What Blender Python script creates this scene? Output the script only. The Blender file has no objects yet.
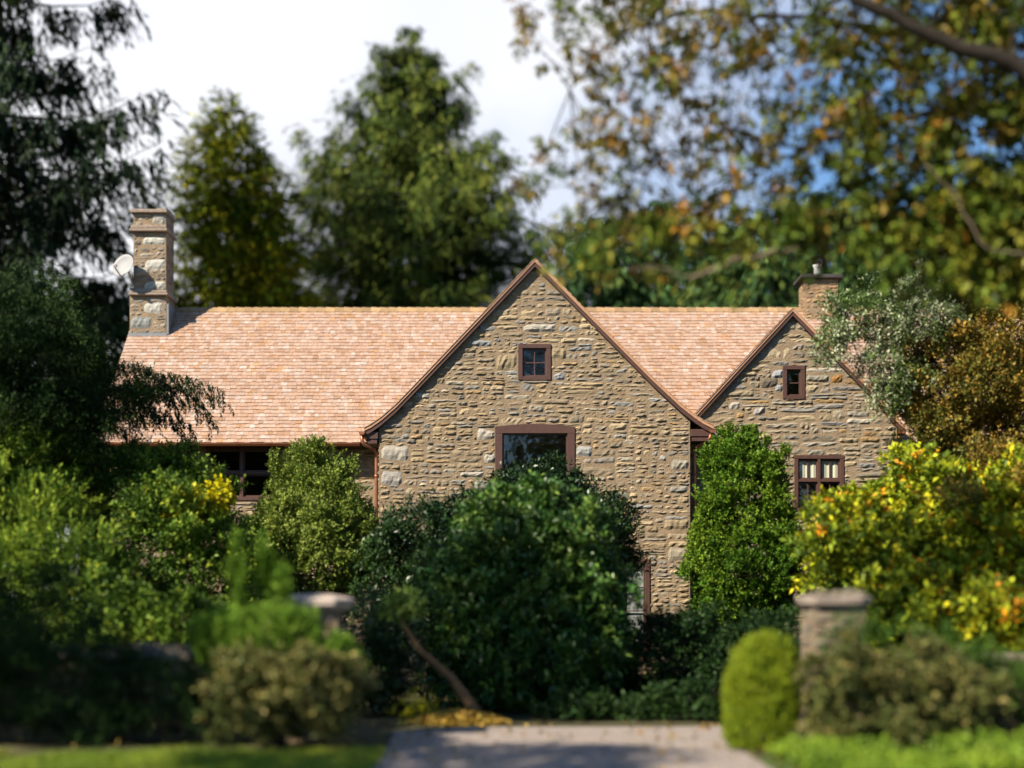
import bpy, math
import numpy as np
from mathutils import Vector, Matrix
from mathutils.geometry import tessellate_polygon

SC = bpy.context.scene
COL = SC.collection
F = 1422.0      # focal length in pixels of the 1024 px wide frame
EYE = 1.9       # camera height
HOR = 600.0     # image row of the horizon

# ------------------------------------------------------------------ camera
cam_d = bpy.data.cameras.new('camera'); cam = bpy.data.objects.new('camera', cam_d); COL.objects.link(cam)
cam.location = (0, 0, EYE); cam.rotation_euler = (math.radians(90), 0, 0)
cam_d.sensor_width = 36.0; cam_d.lens = F / 1024 * 36.0
cam_d.shift_y = (HOR - 384) / 1024
cam_d.clip_end = 2000; cam_d.clip_start = 0.1
cam_d.dof.use_dof = True; cam_d.dof.focus_distance = 32.5
cam_d.dof.aperture_fstop = cam_d.lens / 1000 / 0.25
SC.camera = cam

# ------------------------------------------------------------------ sky, sun, exposure
AZ, EL = math.radians(51), math.radians(39)
SUN_D = Vector((math.sin(AZ) * math.cos(EL), math.cos(AZ) * math.cos(EL), -math.sin(EL)))
w = bpy.data.worlds.new('World'); SC.world = w; w.use_nodes = True
nt = w.node_tree; nt.nodes.clear(); N = nt.nodes.new; LK = nt.links.new
wo = N('ShaderNodeOutputWorld'); bg = N('ShaderNodeBackground'); bg.inputs[1].default_value = 0.05
sky = N('ShaderNodeTexSky'); sky.sky_type = 'NISHITA'; sky.sun_disc = False
sky.sun_elevation = EL; sky.sun_rotation = AZ + math.pi
sky.air_density = 1.0; sky.dust_density = 0.1; sky.ozone_density = 4.0
tc = N('ShaderNodeTexCoord'); sep = N('ShaderNodeSeparateXYZ'); LK(tc.outputs['Generated'], sep.inputs[0])
nz1 = N('ShaderNodeTexNoise'); nz1.inputs['Scale'].default_value = 5.0; nz1.inputs['Detail'].default_value = 6; nz1.inputs['Roughness'].default_value = .6
LK(tc.outputs['Generated'], nz1.inputs['Vector'])
def wmath(op, a, b=None, c=None):
    m = N('ShaderNodeMath'); m.operation = op
    for i, v in enumerate((a, b, c)):
        if v is None: continue
        if isinstance(v, (int, float)): m.inputs[i].default_value = v
        else: LK(v, m.inputs[i])
    return m.outputs[0]
# a bank of cloud over the house, breaking up into blue to the right
edge = wmath('ADD', wmath('MULTIPLY', sep.outputs['X'], -7.0), wmath('MULTIPLY', wmath('SUBTRACT', nz1.outputs['Fac'], .5), 3.2))
mr = N('ShaderNodeMapRange'); mr.interpolation_type = 'SMOOTHSTEP'; LK(edge, mr.inputs[0])
mr.inputs[1].default_value = -1.8; mr.inputs[2].default_value = 0.25
front = N('ShaderNodeMapRange'); LK(sep.outputs['Y'], front.inputs[0]); front.inputs[1].default_value = .3; front.inputs[2].default_value = .75
cm = wmath('MULTIPLY', mr.outputs[0], front.outputs[0])
nz2 = N('ShaderNodeTexNoise'); nz2.inputs['Scale'].default_value = 3.0; nz2.inputs['Detail'].default_value = 4
LK(tc.outputs['Generated'], nz2.inputs['Vector'])
cr = N('ShaderNodeValToRGB'); LK(nz2.outputs['Fac'], cr.inputs[0])
cr.color_ramp.elements[0].position = .3; cr.color_ramp.elements[0].color = (7.8, 8.3, 9.7, 1)
cr.color_ramp.elements[1].position = .62; cr.color_ramp.elements[1].color = (10.4, 10.5, 10.9, 1)
hs = N('ShaderNodeHueSaturation'); hs.inputs['Saturation'].default_value = 1.1; hs.inputs['Value'].default_value = 1.5; LK(sky.outputs[0], hs.inputs['Color'])
mx = N('ShaderNodeMix'); mx.data_type = 'RGBA'; LK(cm, mx.inputs['Factor']); LK(hs.outputs[0], mx.inputs['A']); LK(cr.outputs[0], mx.inputs['B'])
LK(mx.outputs['Result'], bg.inputs[0]); LK(bg.outputs[0], wo.inputs[0])

sl = bpy.data.lights.new('sun', 'SUN'); sl.energy = 5.0; sl.angle = math.radians(.53); sl.color = (1, .90, .74)
so = bpy.data.objects.new('sun', sl); COL.objects.link(so); so.rotation_euler = SUN_D.to_track_quat('-Z', 'Y').to_euler()
so.location = (-30, -30, 40)
SC.view_settings.view_transform = 'Standard'; SC.view_settings.look = 'None'
SC.view_settings.exposure = 1.08; SC.view_settings.gamma = 1; SC.view_settings.use_curve_mapping = False
SC.render.engine = 'CYCLES'
SC.cycles.use_denoising = True
try: SC.cycles.denoiser = 'OPENIMAGEDENOISE'
except Exception: pass
SC.cycles.max_bounces = 6; SC.cycles.diffuse_bounces = 1; SC.cycles.glossy_bounces = 2
SC.cycles.transmission_bounces = 4; SC.cycles.transparent_max_bounces = 6
SC.cycles.caustics_reflective = False; SC.cycles.caustics_refractive = False
SC.cycles.sample_clamp_indirect = 6

# ------------------------------------------------------------------ helpers
def P(px, py, d): return np.array(((px - 512) / F * d, d, EYE + (HOR - py) / F * d))
def X(px, d): return (px - 512) / F * d
def Z(py, d): return EYE + (HOR - py) / F * d

def parent_to(o, p):
    if p is not None:
        o.parent = p; o.matrix_parent_inverse = Matrix.Translation(-p.location) if p.type == 'EMPTY' else Matrix()

def thing(name, label, cat, loc, group=None):
    o = bpy.data.objects.new(name, None); COL.objects.link(o); o.location = [float(v) for v in loc]; o.empty_display_size = .2
    o['label'] = label; o['category'] = cat
    if group: o['group'] = group
    return o

def tag(o, label=None, cat=None, group=None, kind=None):
    if label: o['label'] = label
    if cat: o['category'] = cat
    if group: o['group'] = group
    if kind: o['kind'] = kind
    return o

def np_mesh(name, V, Fc, mats, parent=None, cols=None, midx=None, smooth=False):
    """V (n,3); Fc: (m,k) array or a list of faces."""
    me = bpy.data.meshes.new(name)
    V = np.asarray(V, dtype=np.float32)
    if isinstance(Fc, np.ndarray):
        m, k = Fc.shape
        me.vertices.add(len(V)); me.vertices.foreach_set('co', V.ravel())
        me.loops.add(m * k); me.loops.foreach_set('vertex_index', Fc.astype(np.int32).ravel())
        me.polygons.add(m); me.polygons.foreach_set('loop_start', np.arange(0, m * k, k, dtype=np.int32))
        try: me.polygons.foreach_set('loop_total', np.full(m, k, dtype=np.int32))
        except Exception: pass
        me.update(calc_edges=True)
    else:
        me.from_pydata([tuple(map(float, v)) for v in V], [], [tuple(int(i) for i in f) for f in Fc])
        me.update()
    for mt in (mats if isinstance(mats, (list, tuple)) else [mats]): me.materials.append(mt)
    if midx is not None: me.polygons.foreach_set('material_index', np.asarray(midx, dtype=np.int32))
    if cols is not None:
        a = me.color_attributes.new('Col', 'FLOAT_COLOR', 'POINT')
        c = np.ones((len(V), 4), dtype=np.float32); c[:, :3] = cols
        a.data.foreach_set('color', c.ravel())
    if smooth: me.polygons.foreach_set('use_smooth', np.ones(len(me.polygons), dtype=bool))
    o = bpy.data.objects.new(name, me); COL.objects.link(o); parent_to(o, parent)
    return o

class MB:
    def __init__(s): s.v = []; s.f = []; s.c = []; s.m = []
    def add(s, vs, fs, col=(1, 1, 1), mi=0):
        b = len(s.v); s.v += [tuple(v) for v in vs]; s.f += [tuple(i + b for i in f) for f in fs]
        s.c += [col] * len(vs); s.m += [mi] * len(fs)
    def box(s, x0, x1, y0, y1, z0, z1, col=(1, 1, 1), mi=0, bev=0):
        if bev <= 0:
            vs = [(x, y, z) for z in (z0, z1) for y in (y0, y1) for x in (x0, x1)]
            s.add(vs, [(0, 2, 3, 1), (4, 5, 7, 6), (0, 1, 5, 4), (2, 6, 7, 3), (0, 4, 6, 2), (1, 3, 7, 5)], col, mi)
        else:
            b = bev
            rings = []
            for z, i in ((z0, b), (z0 + b, 0), (z1 - b, 0), (z1, b)):
                rings.append([(x0 + i + b, y0 + i, z), (x1 - i - b, y0 + i, z), (x1 - i, y0 + i + b, z), (x1 - i, y1 - i - b, z),
                              (x1 - i - b, y1 - i, z), (x0 + i + b, y1 - i, z), (x0 + i, y1 - i - b, z), (x0 + i, y0 + i + b, z)])
            vs = sum(rings, []); fs = [tuple(range(7, -1, -1)), tuple(range(24, 32))]
            for r in range(3):
                for k in range(8): fs.append((r * 8 + k, r * 8 + (k + 1) % 8, (r + 1) * 8 + (k + 1) % 8, (r + 1) * 8 + k))
            s.add(vs, fs, col, mi)
    def extrude_y(s, poly, y0, y1, col=(1, 1, 1), mi=0):
        n = len(poly); vs = [(x, y0, z) for x, z in poly] + [(x, y1, z) for x, z in poly]
        t = tessellate_polygon([[Vector((x, z, 0)) for x, z in poly]])
        fs = [tuple(f) for f in t] + [tuple(i + n for i in reversed(f)) for f in t]
        fs += [(i, (i + 1) % n, n + (i + 1) % n, n + i) for i in range(n)]
        s.add(vs, fs, col, mi)
    def tube(s, pts, rad, n=8, col=(1, 1, 1), mi=0, cap=True):
        pts = [Vector(p) for p in pts]; m = len(pts)
        rad = [rad] * m if isinstance(rad, (int, float)) else rad
        vs = []; prev = None
        for i, p in enumerate(pts):
            t = (pts[min(i + 1, m - 1)] - pts[max(i - 1, 0)]).normalized()
            u = t.cross(Vector((.13, .21, .97))) if prev is None else prev - t * prev.dot(t)
            if u.length < 1e-5: u = t.cross(Vector((1, 0, 0)))
            u.normalize(); prev = u; v = t.cross(u)
            for k in range(n):
                a = 2 * math.pi * k / n; q = p + (u * math.cos(a) + v * math.sin(a)) * rad[i]; vs.append(tuple(q))
        fs = [(i * n + k, i * n + (k + 1) % n, (i + 1) * n + (k + 1) % n, (i + 1) * n + k) for i in range(m - 1) for k in range(n)]
        if cap: fs += [tuple(range(n - 1, -1, -1)), tuple(range((m - 1) * n, m * n))]
        s.add(vs, fs, col, mi)
    def build(s, name, mats, parent=None, smooth=False, cols=True):
        return np_mesh(name, s.v, s.f, mats, parent, np.array(s.c, dtype=np.float32) if cols else None, s.m, smooth)

# ------------------------------------------------------------------ materials
def mat(name, col=None, rough=.7, attr=False, var=0.0, vscale=6.0, bump=0.0, bscale=20.0, spec=.3, metal=0.0, transl=0.0, coords='Object', stretch=None):
    m = bpy.data.materials.new(name); m.use_nodes = True; t = m.node_tree; b = t.nodes['Principled BSDF']; out = t.nodes['Material Output']
    b.inputs['Roughness'].default_value = rough; b.inputs['Specular IOR Level'].default_value = spec; b.inputs['Metallic'].default_value = metal
    src = None
    if attr:
        a = t.nodes.new('ShaderNodeAttribute'); a.attribute_name = 'Col'; src = a.outputs['Color']
    else:
        r = t.nodes.new('ShaderNodeRGB'); r.outputs[0].default_value = (*col, 1); src = r.outputs[0]
    cvec = None
    if var or bump:
        tcn = t.nodes.new('ShaderNodeTexCoord'); cvec = tcn.outputs[coords]
        if stretch:
            mp = t.nodes.new('ShaderNodeMapping'); mp.inputs['Scale'].default_value = stretch; t.links.new(cvec, mp.inputs[0]); cvec = mp.outputs[0]
    if var:
        n = t.nodes.new('ShaderNodeTexNoise'); n.inputs['Scale'].default_value = vscale; n.inputs['Detail'].default_value = 7; n.inputs['Roughness'].default_value = .65
        t.links.new(cvec, n.inputs['Vector'])
        mr = t.nodes.new('ShaderNodeMapRange'); mr.inputs[1].default_value = .25; mr.inputs[2].default_value = .75; mr.inputs[3].default_value = 1 - var; mr.inputs[4].default_value = 1 + var
        t.links.new(n.outputs['Fac'], mr.inputs[0])
        mx = t.nodes.new('ShaderNodeMix'); mx.data_type = 'RGBA'; mx.blend_type = 'MULTIPLY'; mx.inputs['Factor'].default_value = 1
        t.links.new(src, mx.inputs['A']); t.links.new(mr.outputs[0], mx.inputs['B']); src = mx.outputs['Result']
    t.links.new(src, b.inputs['Base Color'])
    if bump:
        n2 = t.nodes.new('ShaderNodeTexNoise'); n2.inputs['Scale'].default_value = bscale; n2.inputs['Detail'].default_value = 6
        t.links.new(cvec, n2.inputs['Vector'])
        bp = t.nodes.new('ShaderNodeBump'); bp.inputs['Strength'].default_value = bump; bp.inputs['Distance'].default_value = .03
        t.links.new(n2.outputs['Fac'], bp.inputs['Height']); t.links.new(bp.outputs[0], b.inputs['Normal'])
    if transl:
        tr = t.nodes.new('ShaderNodeBsdfTranslucent'); t.links.new(src, tr.inputs[0])
        ms = t.nodes.new('ShaderNodeMixShader'); ms.inputs[0].default_value = transl
        t.links.new(b.outputs[0], ms.inputs[1]); t.links.new(tr.outputs[0], ms.inputs[2]); t.links.new(ms.outputs[0], out.inputs[0])
    return m

M_LEAF = mat('leaf', attr=True, rough=.55, spec=.18, transl=.15)
M_GLOSSY = mat('glossy_leaf', attr=True, rough=.42, spec=.4, transl=.08)
M_NEEDLE = mat('needle', attr=True, rough=.7, spec=.1, transl=.1)
M_STONE = mat('stone', attr=True, rough=.9, var=.35, vscale=9, bump=.6, bscale=26, spec=.2, stretch=(1, 1, 2.2))
M_MORTAR = mat('mortar', (.245, .18, .115), rough=.95, var=.3, vscale=5, bump=.8, bscale=30, spec=.1)
M_SHINGLE = mat('cedar_shingle', attr=True, rough=.8, var=.22, vscale=14, bump=.25, bscale=60, spec=.2)
M_WOOD = mat('brown_painted_wood', (.075, .036, .027), rough=.5, var=.2, vscale=12, spec=.4)
M_COPPER = mat('copper', (.33, .13, .065), rough=.42, var=.3, vscale=8, metal=.55, spec=.5)
M_SOFFIT = mat('dark_wood', (.05, .03, .022), rough=.7, var=.2, vscale=10)
M_BARK = mat('bark', (.028, .022, .017), rough=.9, var=.4, vscale=9, bump=.8, bscale=18, spec=.15)
M_PALEBARK = mat('pale_bark', (.17, .13, .085), rough=.85, var=.35, vscale=6, bump=.5, bscale=18, spec=.2)
M_BROWNBARK = mat('orange_bark', (.19, .10, .042), rough=.85, var=.35, vscale=6, bump=.5, bscale=18, spec=.2)
M_LEAD = mat('lead_flashing', (.2, .21, .22), rough=.5, metal=.4, var=.15)
M_WHITE = mat('white_paint', (.46, .45, .43), rough=.45, var=.06, vscale=10)
M_CURTAIN = mat('cream_curtain', (.80, .72, .55), rough=.9, var=.06, vscale=10)
M_CAP = mat('cap_stone', (.20, .16, .13), rough=.9, var=.3, vscale=7, bump=.6, bscale=20)
M_DARKSLAB = mat('dark_slab', (.05, .042, .04), rough=.8, var=.3)
M_GRAVEL = mat('gravel', (.30, .25, .215), rough=.95, var=.35, vscale=7, bump=1.0, bscale=45, spec=.15)
M_GROUND = mat('soil', (.06, .055, .028), rough=1, var=.5, vscale=1.2, bump=.6, bscale=8, spec=.1)
M_LAWN = mat('lawn_soil', (.06, .085, .022), rough=1, var=.4, vscale=3, bump=.6, bscale=14, spec=.1)
def glass_mat():
    m = bpy.data.materials.new('window_glass'); m.use_nodes = True; m.use_transparent_shadow = True; t = m.node_tree; t.nodes.clear()
    o = t.nodes.new('ShaderNodeOutputMaterial'); tr = t.nodes.new('ShaderNodeBsdfTransparent'); g = t.nodes.new('ShaderNodeBsdfGlossy'); g.inputs['Roughness'].default_value = .02
    tr.inputs[0].default_value = (.82, .86, .86, 1)
    lw = t.nodes.new('ShaderNodeLayerWeight'); pw = t.nodes.new('ShaderNodeMath'); pw.operation = 'POWER'; t.links.new(lw.outputs['Facing'], pw.inputs[0]); pw.inputs[1].default_value = 4
    fr = t.nodes.new('ShaderNodeMath'); fr.operation = 'MULTIPLY_ADD'; t.links.new(pw.outputs[0], fr.inputs[0]); fr.inputs[1].default_value = .7; fr.inputs[2].default_value = .085
    n = t.nodes.new('ShaderNodeTexNoise'); n.inputs['Scale'].default_value = 2.5; tcn = t.nodes.new('ShaderNodeTexCoord'); t.links.new(tcn.outputs['Object'], n.inputs['Vector'])
    bp = t.nodes.new('ShaderNodeBump'); bp.inputs['Strength'].default_value = .25; bp.inputs['Distance'].default_value = .05; t.links.new(n.outputs['Fac'], bp.inputs['Height']); t.links.new(bp.outputs[0], g.inputs['Normal'])
    mx = t.nodes.new('ShaderNodeMixShader'); t.links.new(fr.outputs[0], mx.inputs[0]); t.links.new(tr.outputs[0], mx.inputs[1]); t.links.new(g.outputs[0], mx.inputs[2]); t.links.new(mx.outputs[0], o.inputs[0])
    return m
M_GLASS = glass_mat()

# ------------------------------------------------------------------ numpy foliage
def nrm(a): return a / np.maximum(np.linalg.norm(a, axis=-1, keepdims=True), 1e-9)
def nzf(p, f, seed):
    r = np.random.default_rng(seed); out = np.zeros(len(p))
    for i in range(5):
        k = r.normal(size=3); k = k / np.linalg.norm(k) * f * (1 + .35 * i); out += np.sin(p @ k + r.uniform(0, 6.28))
    return out / 2.6
def basis(D):
    ref = np.where(np.abs(D[:, 2:3]) > .9, np.array([[1., 0, 0]]), np.array([[0, 0, 1.]]))
    U = nrm(np.cross(D, ref)); return U, np.cross(D, U)

class Foliage:
    def __init__(s, seed): s.V = []; s.C = []; s.rng = np.random.default_rng(seed); s.seed = seed
    def leaves(s, base, d, side, n, ll, lw, col, droop=.15, fold=.12):
        ll = np.broadcast_to(np.asarray(ll, float).reshape(-1, 1), (len(base), 1)); lw = np.broadcast_to(np.asarray(lw, float).reshape(-1, 1), (len(base), 1))
        mid = base + d * ll * .48
        a = mid + side * lw * .5 + n * lw * fold; b = mid - side * lw * .5 + n * lw * fold
        tip = base + d * ll; tip[:, 2:3] -= ll * droop
        s.V.append(np.stack([base, a, tip, b], 1).reshape(-1, 3)); s.C.append(np.repeat(col, 4, axis=0))
    def pick(s, pal, wts, p, cf=1.2, jit=.18, patch=.9):
        """per-sprig colour; palette entries form patches through the plant"""
        wts = np.array(wts, float); cum = np.cumsum(wts / wts.sum())
        u = np.clip(.5 + .32 * nzf(p, cf, s.seed + 5) * patch + s.rng.normal(0, .28, len(p)), 0, .9999)
        i = np.searchsorted(cum, u); i = np.minimum(i, len(cum) - 1)
        return np.array(pal)[i] * (1 + s.rng.normal(0, jit, (len(p), 1))).clip(.5, 1.6)
    def sprigs(s, p, D, L, n, ll, lw, col, spread=.8, fwd=.45, up=.2, droop=.15, ljit=.12, flat=0.0):
        r = s.rng; U, W = basis(D); L = np.broadcast_to(np.asarray(L, float).reshape(-1, 1), (len(p), 1)); ph0 = r.uniform(0, 6.28, len(p))
        for k in range(n):
            t = (k + .6) / n; ph = ph0 + k * 2.4 + r.normal(0, .3, len(p))
            if flat: ph = np.where(np.full(len(p), k % 2 == 0), r.normal(0, .35, len(p)), math.pi + r.normal(0, .35, len(p)))
            lat = U * np.cos(ph)[:, None] + W * np.sin(ph)[:, None]
            d = nrm(D * fwd + lat * spread * (1.05 - .5 * t) + np.array([[0, 0, up]]) + r.normal(0, .15, p.shape))
            q = p + D * L * t + r.normal(0, .006, p.shape)
            sd = nrm(np.cross(d, np.array([[0, 0, 1.]]) + r.normal(0, .45, p.shape))); nn = np.cross(sd, d)
            sc = r.uniform(.75, 1.2, len(p))
            s.leaves(q, d, sd, nn, ll * sc, lw * sc, col * (1 + r.normal(0, ljit, (len(p), 1))).clip(.6, 1.5), droop)
    def lobes(s, lobes, dens, lump=.14, lumpf=2.2, inner=.35, zmin=.03, clus=0, rc=.3):
        """surface-biased points in a union of ellipsoids (px, py, depth, rx px, rz px, ry m). dens: points per m2."""
        r = s.rng; PP = []; DD = []; LL = [(P(a, b, d), np.array((rx * d / F, ry, rz * d / F))) for a, b, d, rx, rz, ry in lobes]
        if clus: LL = [(c, np.maximum(R - rc * .55, R * .5)) for c, R in LL]
        for i, (c, R) in enumerate(LL):
            ar = 4 * math.pi * (((R[0] * R[1]) ** 1.6 + (R[0] * R[2]) ** 1.6 + (R[1] * R[2]) ** 1.6) / 3) ** (1 / 1.6)
            n = int(ar * dens); nin = n
            if clus:
                nin = int(n * inner); nc = max(4, int(ar * clus)); dc = nrm(r.normal(size=(nc, 3))); fc = r.uniform(.68, 1.06, nc); cc = c + dc * R * fc[:, None] * (1 + lump * nzf(c + dc * R, 2.5, s.seed + i))[:, None]
                m = max(3, int((n - nin) / nc)); w = nrm(nrm(dc / R)[:, None, :] * .45 + np.array([0, 0, .35]) + r.normal(0, .62, (nc, m, 3)))
                q = (cc[:, None, :] + w * (rc * r.uniform(.65, 1.35, nc))[:, None, None] * r.uniform(.55, 1.05, (nc, m, 1)) * np.array((1.1, 1.1, .85))).reshape(-1, 3); w = w.reshape(-1, 3)
                keep = q[:, 2] > zmin
                for j, (c2, R2) in enumerate(LL):
                    if j != i: keep &= (((q - c2) / R2) ** 2).sum(1) > .45
                PP.append(q[keep]); DD.append(w[keep]); n = nin
            d = nrm(r.normal(size=(n, 3)))
            rr = 1 - np.abs(r.normal(0, .09, n)); k = r.random(n) < (.9 if clus else inner); rr[k] = r.uniform(.45, .95, k.sum())
            q = c + d * R; rr = rr * (1 + lump * nzf(q, lumpf * 2.2 / max(R.mean(), .3) ** .5, s.seed + i) + r.normal(0, .035, n))
            q = c + d * R * rr[:, None]; keep = q[:, 2] > zmin
            for j, (c2, R2) in enumerate(LL):
                if j != i: keep &= (((q - c2) / R2) ** 2).sum(1) > .5
            nn = nrm(d / R); PP.append(q[keep]); DD.append(nn[keep])
        return np.concatenate(PP), np.concatenate(DD)
    def build(s, name, m, parent, tint=(1.08, 1.25, .8)):
        V = np.concatenate(s.V); C = (np.concatenate(s.C) * np.array(tint)).clip(.004, .9); n = len(V) // 4
        return np_mesh(name, V, np.arange(n * 4, dtype=np.int32).reshape(n, 4), m, parent, C)

def stems(name, parent, base, tips, r0, m=M_BARK, seed=0, r1=.01):
    rng = np.random.default_rng(seed); mb = MB()
    for t in tips:
        b = np.array(base) + np.append(rng.normal(0, .08, 2), 0); t = np.array(t); pts = []
        for k in range(7):
            u = k / 6; q = b + (t - b) * np.array((u ** 1.3, u ** 1.3, u)); q = q + (rng.normal(0, .03, 3) if 0 < k < 6 else 0); pts.append(q)
        mb.tube(pts, [r0 + (r1 - r0) * k / 6 for k in range(7)], 6)
    return mb.build(name, m, parent, smooth=True, cols=False)

def shrub(name, label, cat, lobes, dens, pal, wts, L=.18, n=7, ll=.06, lw=.03, m=None, seed=1, up=.5, inner=.35, lump=.14, crown='foliage', stem=True, group=None, spread=.8, extra=None, outw=.8, rnd=.45, droop=.15, patch=.9, cf=1.2, ljit=.12, r0=.035, clus=5, rc=.28, bpx=None):
    d0 = np.mean([l[2] for l in lobes]); px0 = np.mean([l[0] for l in lobes])
    base = np.array((X(bpx or px0, d0), d0, 0.0))
    t = thing(name, label, cat, base, group)
    f = Foliage(seed); p, nn = f.lobes(lobes, dens, lump, inner=inner, clus=clus, rc=rc)
    D = nrm(nn * outw + np.array([[0, 0, up]]) + f.rng.normal(0, rnd, p.shape))
    Ls = L * f.rng.uniform(.6, 1.4, len(p)); col = f.pick(pal, wts, p, patch=patch, cf=cf)
    f.sprigs(p - D * Ls[:, None] * .6, D, Ls, n, ll, lw, col, spread=spread, droop=droop, ljit=ljit)
    if extra: extra(f)
    f.build(crown, m or M_LEAF, t)
    if stem:
        stems('stem', t, base, [P(a, b, d) for a, b, d, *_ in lobes], r0, seed=seed)
    return t

# ================================================================== SETTING: ground, drive
g = MB(); g.add([(-700, -300, 0), (700, -300, 0), (700, 900, 0), (-700, 900, 0)], [(0, 1, 2, 3)])
tag(g.build('ground', M_GROUND, cols=False), kind='structure', label='dark soil ground under shrubs and house')
lw_ = MB(); lw_.add([(-14, 9, .004), (-1.62, 9, .004), (-1.62, 17.2, .004), (-14, 17.2, .004)], [(0, 1, 2, 3)])
lw_.add([(2.9, 9, .004), (14, 9, .004), (14, 17.2, .004), (2.9, 17.2, .004)], [(0, 1, 2, 3)])
tag(lw_.build('lawn', M_LAWN, cols=False), kind='structure')
dv = MB(); outl = [(-1.6, 5), (2.9, 5), (2.9, 18.6), (3.4, 19.6), (7, 20.2), (7, 21.4), (-.6, 21.2), (-1.7, 20.4), (-1.6, 18.4)]
dv.add([(x, y, .008) for x, y in outl], [tuple(f) for f in tessellate_polygon([[Vector((x, y, 0)) for x, y in outl]])])
tag(dv.build('driveway', M_GRAVEL, cols=False), kind='structure', label='pale gravel driveway passing between two stone gate piers')

# ================================================================== STONE HOUSE
HY, WY, EY = 33.0, 33.6, 34.3        # faces of the main gable, the wing gable and the long eave wall
house = thing('stone_house', 'tan fieldstone house with pink cedar shingle roof and two front gables', 'house', (0.5, HY, 0))
rng = np.random.default_rng(11)
STONE = [(.36, .28, .185), (.34, .265, .175), (.29, .235, .17), (.39, .295, .175), (.34, .295, .225), (.25, .22, .18), (.42, .325, .20), (.37, .25, .13), (.30, .29, .265), (.46, .39, .29)]
SWT = np.array([5, 5, 4, 4, 3, 2.5, 3, 1.5, 1.6, .8]); SWT = SWT / SWT.sum()

def lay_stones(mb, u0, u1, v0, v1, place, vmax=None, holes=(), blocks=(), hmean=.14, seed=3, lmean=.31, pal=STONE, wts=SWT, mi=1, thick=1.0, gap=.006, uedge=None):
    """courses of irregular thin-bedded rubble on the rectangle; place(u, v, h) -> xyz"""
    r = np.random.default_rng(seed)
    avoid = list(holes) + [b[:4] for b in blocks]
    def one(a, b, c, d, col, h, round_=.22):
        if b - a < .05 or d - c < .025: return
        if d - c > (b - a) * .75: c = d - (b - a) * .75
        if vmax is not None and c + .02 > vmax((a + b) / 2): return
        nx = max(3, min(9, int((b - a) / .075) + 2)); ny = 4
        tl, tr = r.normal(0, .13, 2) * (d - c); bl, br = r.normal(0, .10, 2) * (d - c)
        vs = []; 
        for j in range(ny):
            for i in range(nx):
                fu, fv = i / (nx - 1), j / (ny - 1)
                e = min(fu, 1 - fu) * (b - a) / .03; e2 = min(fv, 1 - fv) * (d - c) / .02
                ins = round_ * max(0, 1 - e) * (d - c)
                lo = c + bl * (1 - fu) + br * fu + ins * .6; hi = d - tl * (1 - fu) - tr * fu - ins * .6
                lo += .006 * math.sin(9 * fu + a * 31) ; hi += .007 * math.sin(8 * fu + b * 17)
                u = a + (b - a) * fu + r.normal(0, .004); v = lo + (hi - lo) * fv
                edge = min(1, e) * min(1, e2)
                hh = -.004 + edge * (h + .004) + (r.normal(0, .009) * thick if edge > .4 else 0)
                if vmax is not None: v = min(v, vmax(u) - .01)
                u = min(max(u, u0), u1)
                vs.append(place(u, v, hh * thick))
        fs = [(j * nx + i, j * nx + i + 1, (j + 1) * nx + i + 1, (j + 1) * nx + i) for j in range(ny - 1) for i in range(nx - 1)]
        mb.add(vs, fs, col, mi)
    def colour():
        c = np.array(pal[r.choice(len(pal), p=wts)]); c = c * .78 * r.uniform(.68, 1.18); return tuple(c)
    def seg(a, b, c, d):
        # cut the stone round openings and dressed blocks
        for (x0, x1, z0, z1) in avoid:
            if b > x0 and a < x1 and d > z0 and c < z1:
                if c < z0 - .05 and z0 - c > .4 * (d - c): d = z0 - .008; continue
                if d > z1 + .05 and d - z1 > .4 * (d - c): c = z1 + .008; continue
                if a < x0 - .04: seg(a, x0 - .01, c, d)
                if b > x1 + .04: seg(x1 + .01, b, c, d)
                return
        one(a, b, c, d, colour(), r.choice([r.uniform(.009, .018), r.uniform(.018, .036)], p=[.6, .4]))
    v = v0
    while v < v1 - .03:
        h = float(np.clip(r.gamma(4.5, hmean / 3.2), hmean * .75, hmean * 2.2)); u = u0 - r.uniform(0, .2)
        while u < u1:
            l = float(np.clip(r.gamma(3.0, lmean / 3.0), .16, 1.15)) * (1 if h < .2 else 1.15)
            a, b = max(u, u0), min(u + l, u1); wob = .035 * math.sin(u * 1.3 + v * 2.1) + .02 * math.sin(u * 3.7 + v)
            c, d = v + wob, v + h + wob; q = gap * r.uniform(.5, 2.0)
            k = 1 if h < .13 else (r.choice([1, 2], p=[.5, .5]) if h < .18 else (r.choice([1, 2, 3], p=[.12, .6, .28]) if h < .23 else r.choice([2, 3], p=[.55, .45])))
            if r.random() < .04: k = max(1, k - 1)
            cuts = np.sort(np.concatenate([[0, 1], (np.arange(1, k) / k + r.normal(0, .09, k - 1))]))
            for j in range(k):
                c2, d2 = c + (d - c) * cuts[j], c + (d - c) * cuts[j + 1]
                if k > 1 and r.random() < .4 and b - a > .45:
                    m_ = a + (b - a) * r.uniform(.3, .7); seg(a + q, m_ - q, c2 + q, d2 - q); seg(m_ + q, b - q, c2 + q, d2 - q)
                else: seg(a + q, b - q, c2 + q, d2 - q)
            u += l
        v += h
    for (x0, x1, z0, z1, col) in blocks: one(x0, x1, z0, z1, tuple(.62 * q for q in col), .035, .12)

def interp_profile(prof):
    xs = [p[0] for p in prof]; zs = [p[1] for p in prof]
    return lambda x: float(np.interp(x, xs, zs))

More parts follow.
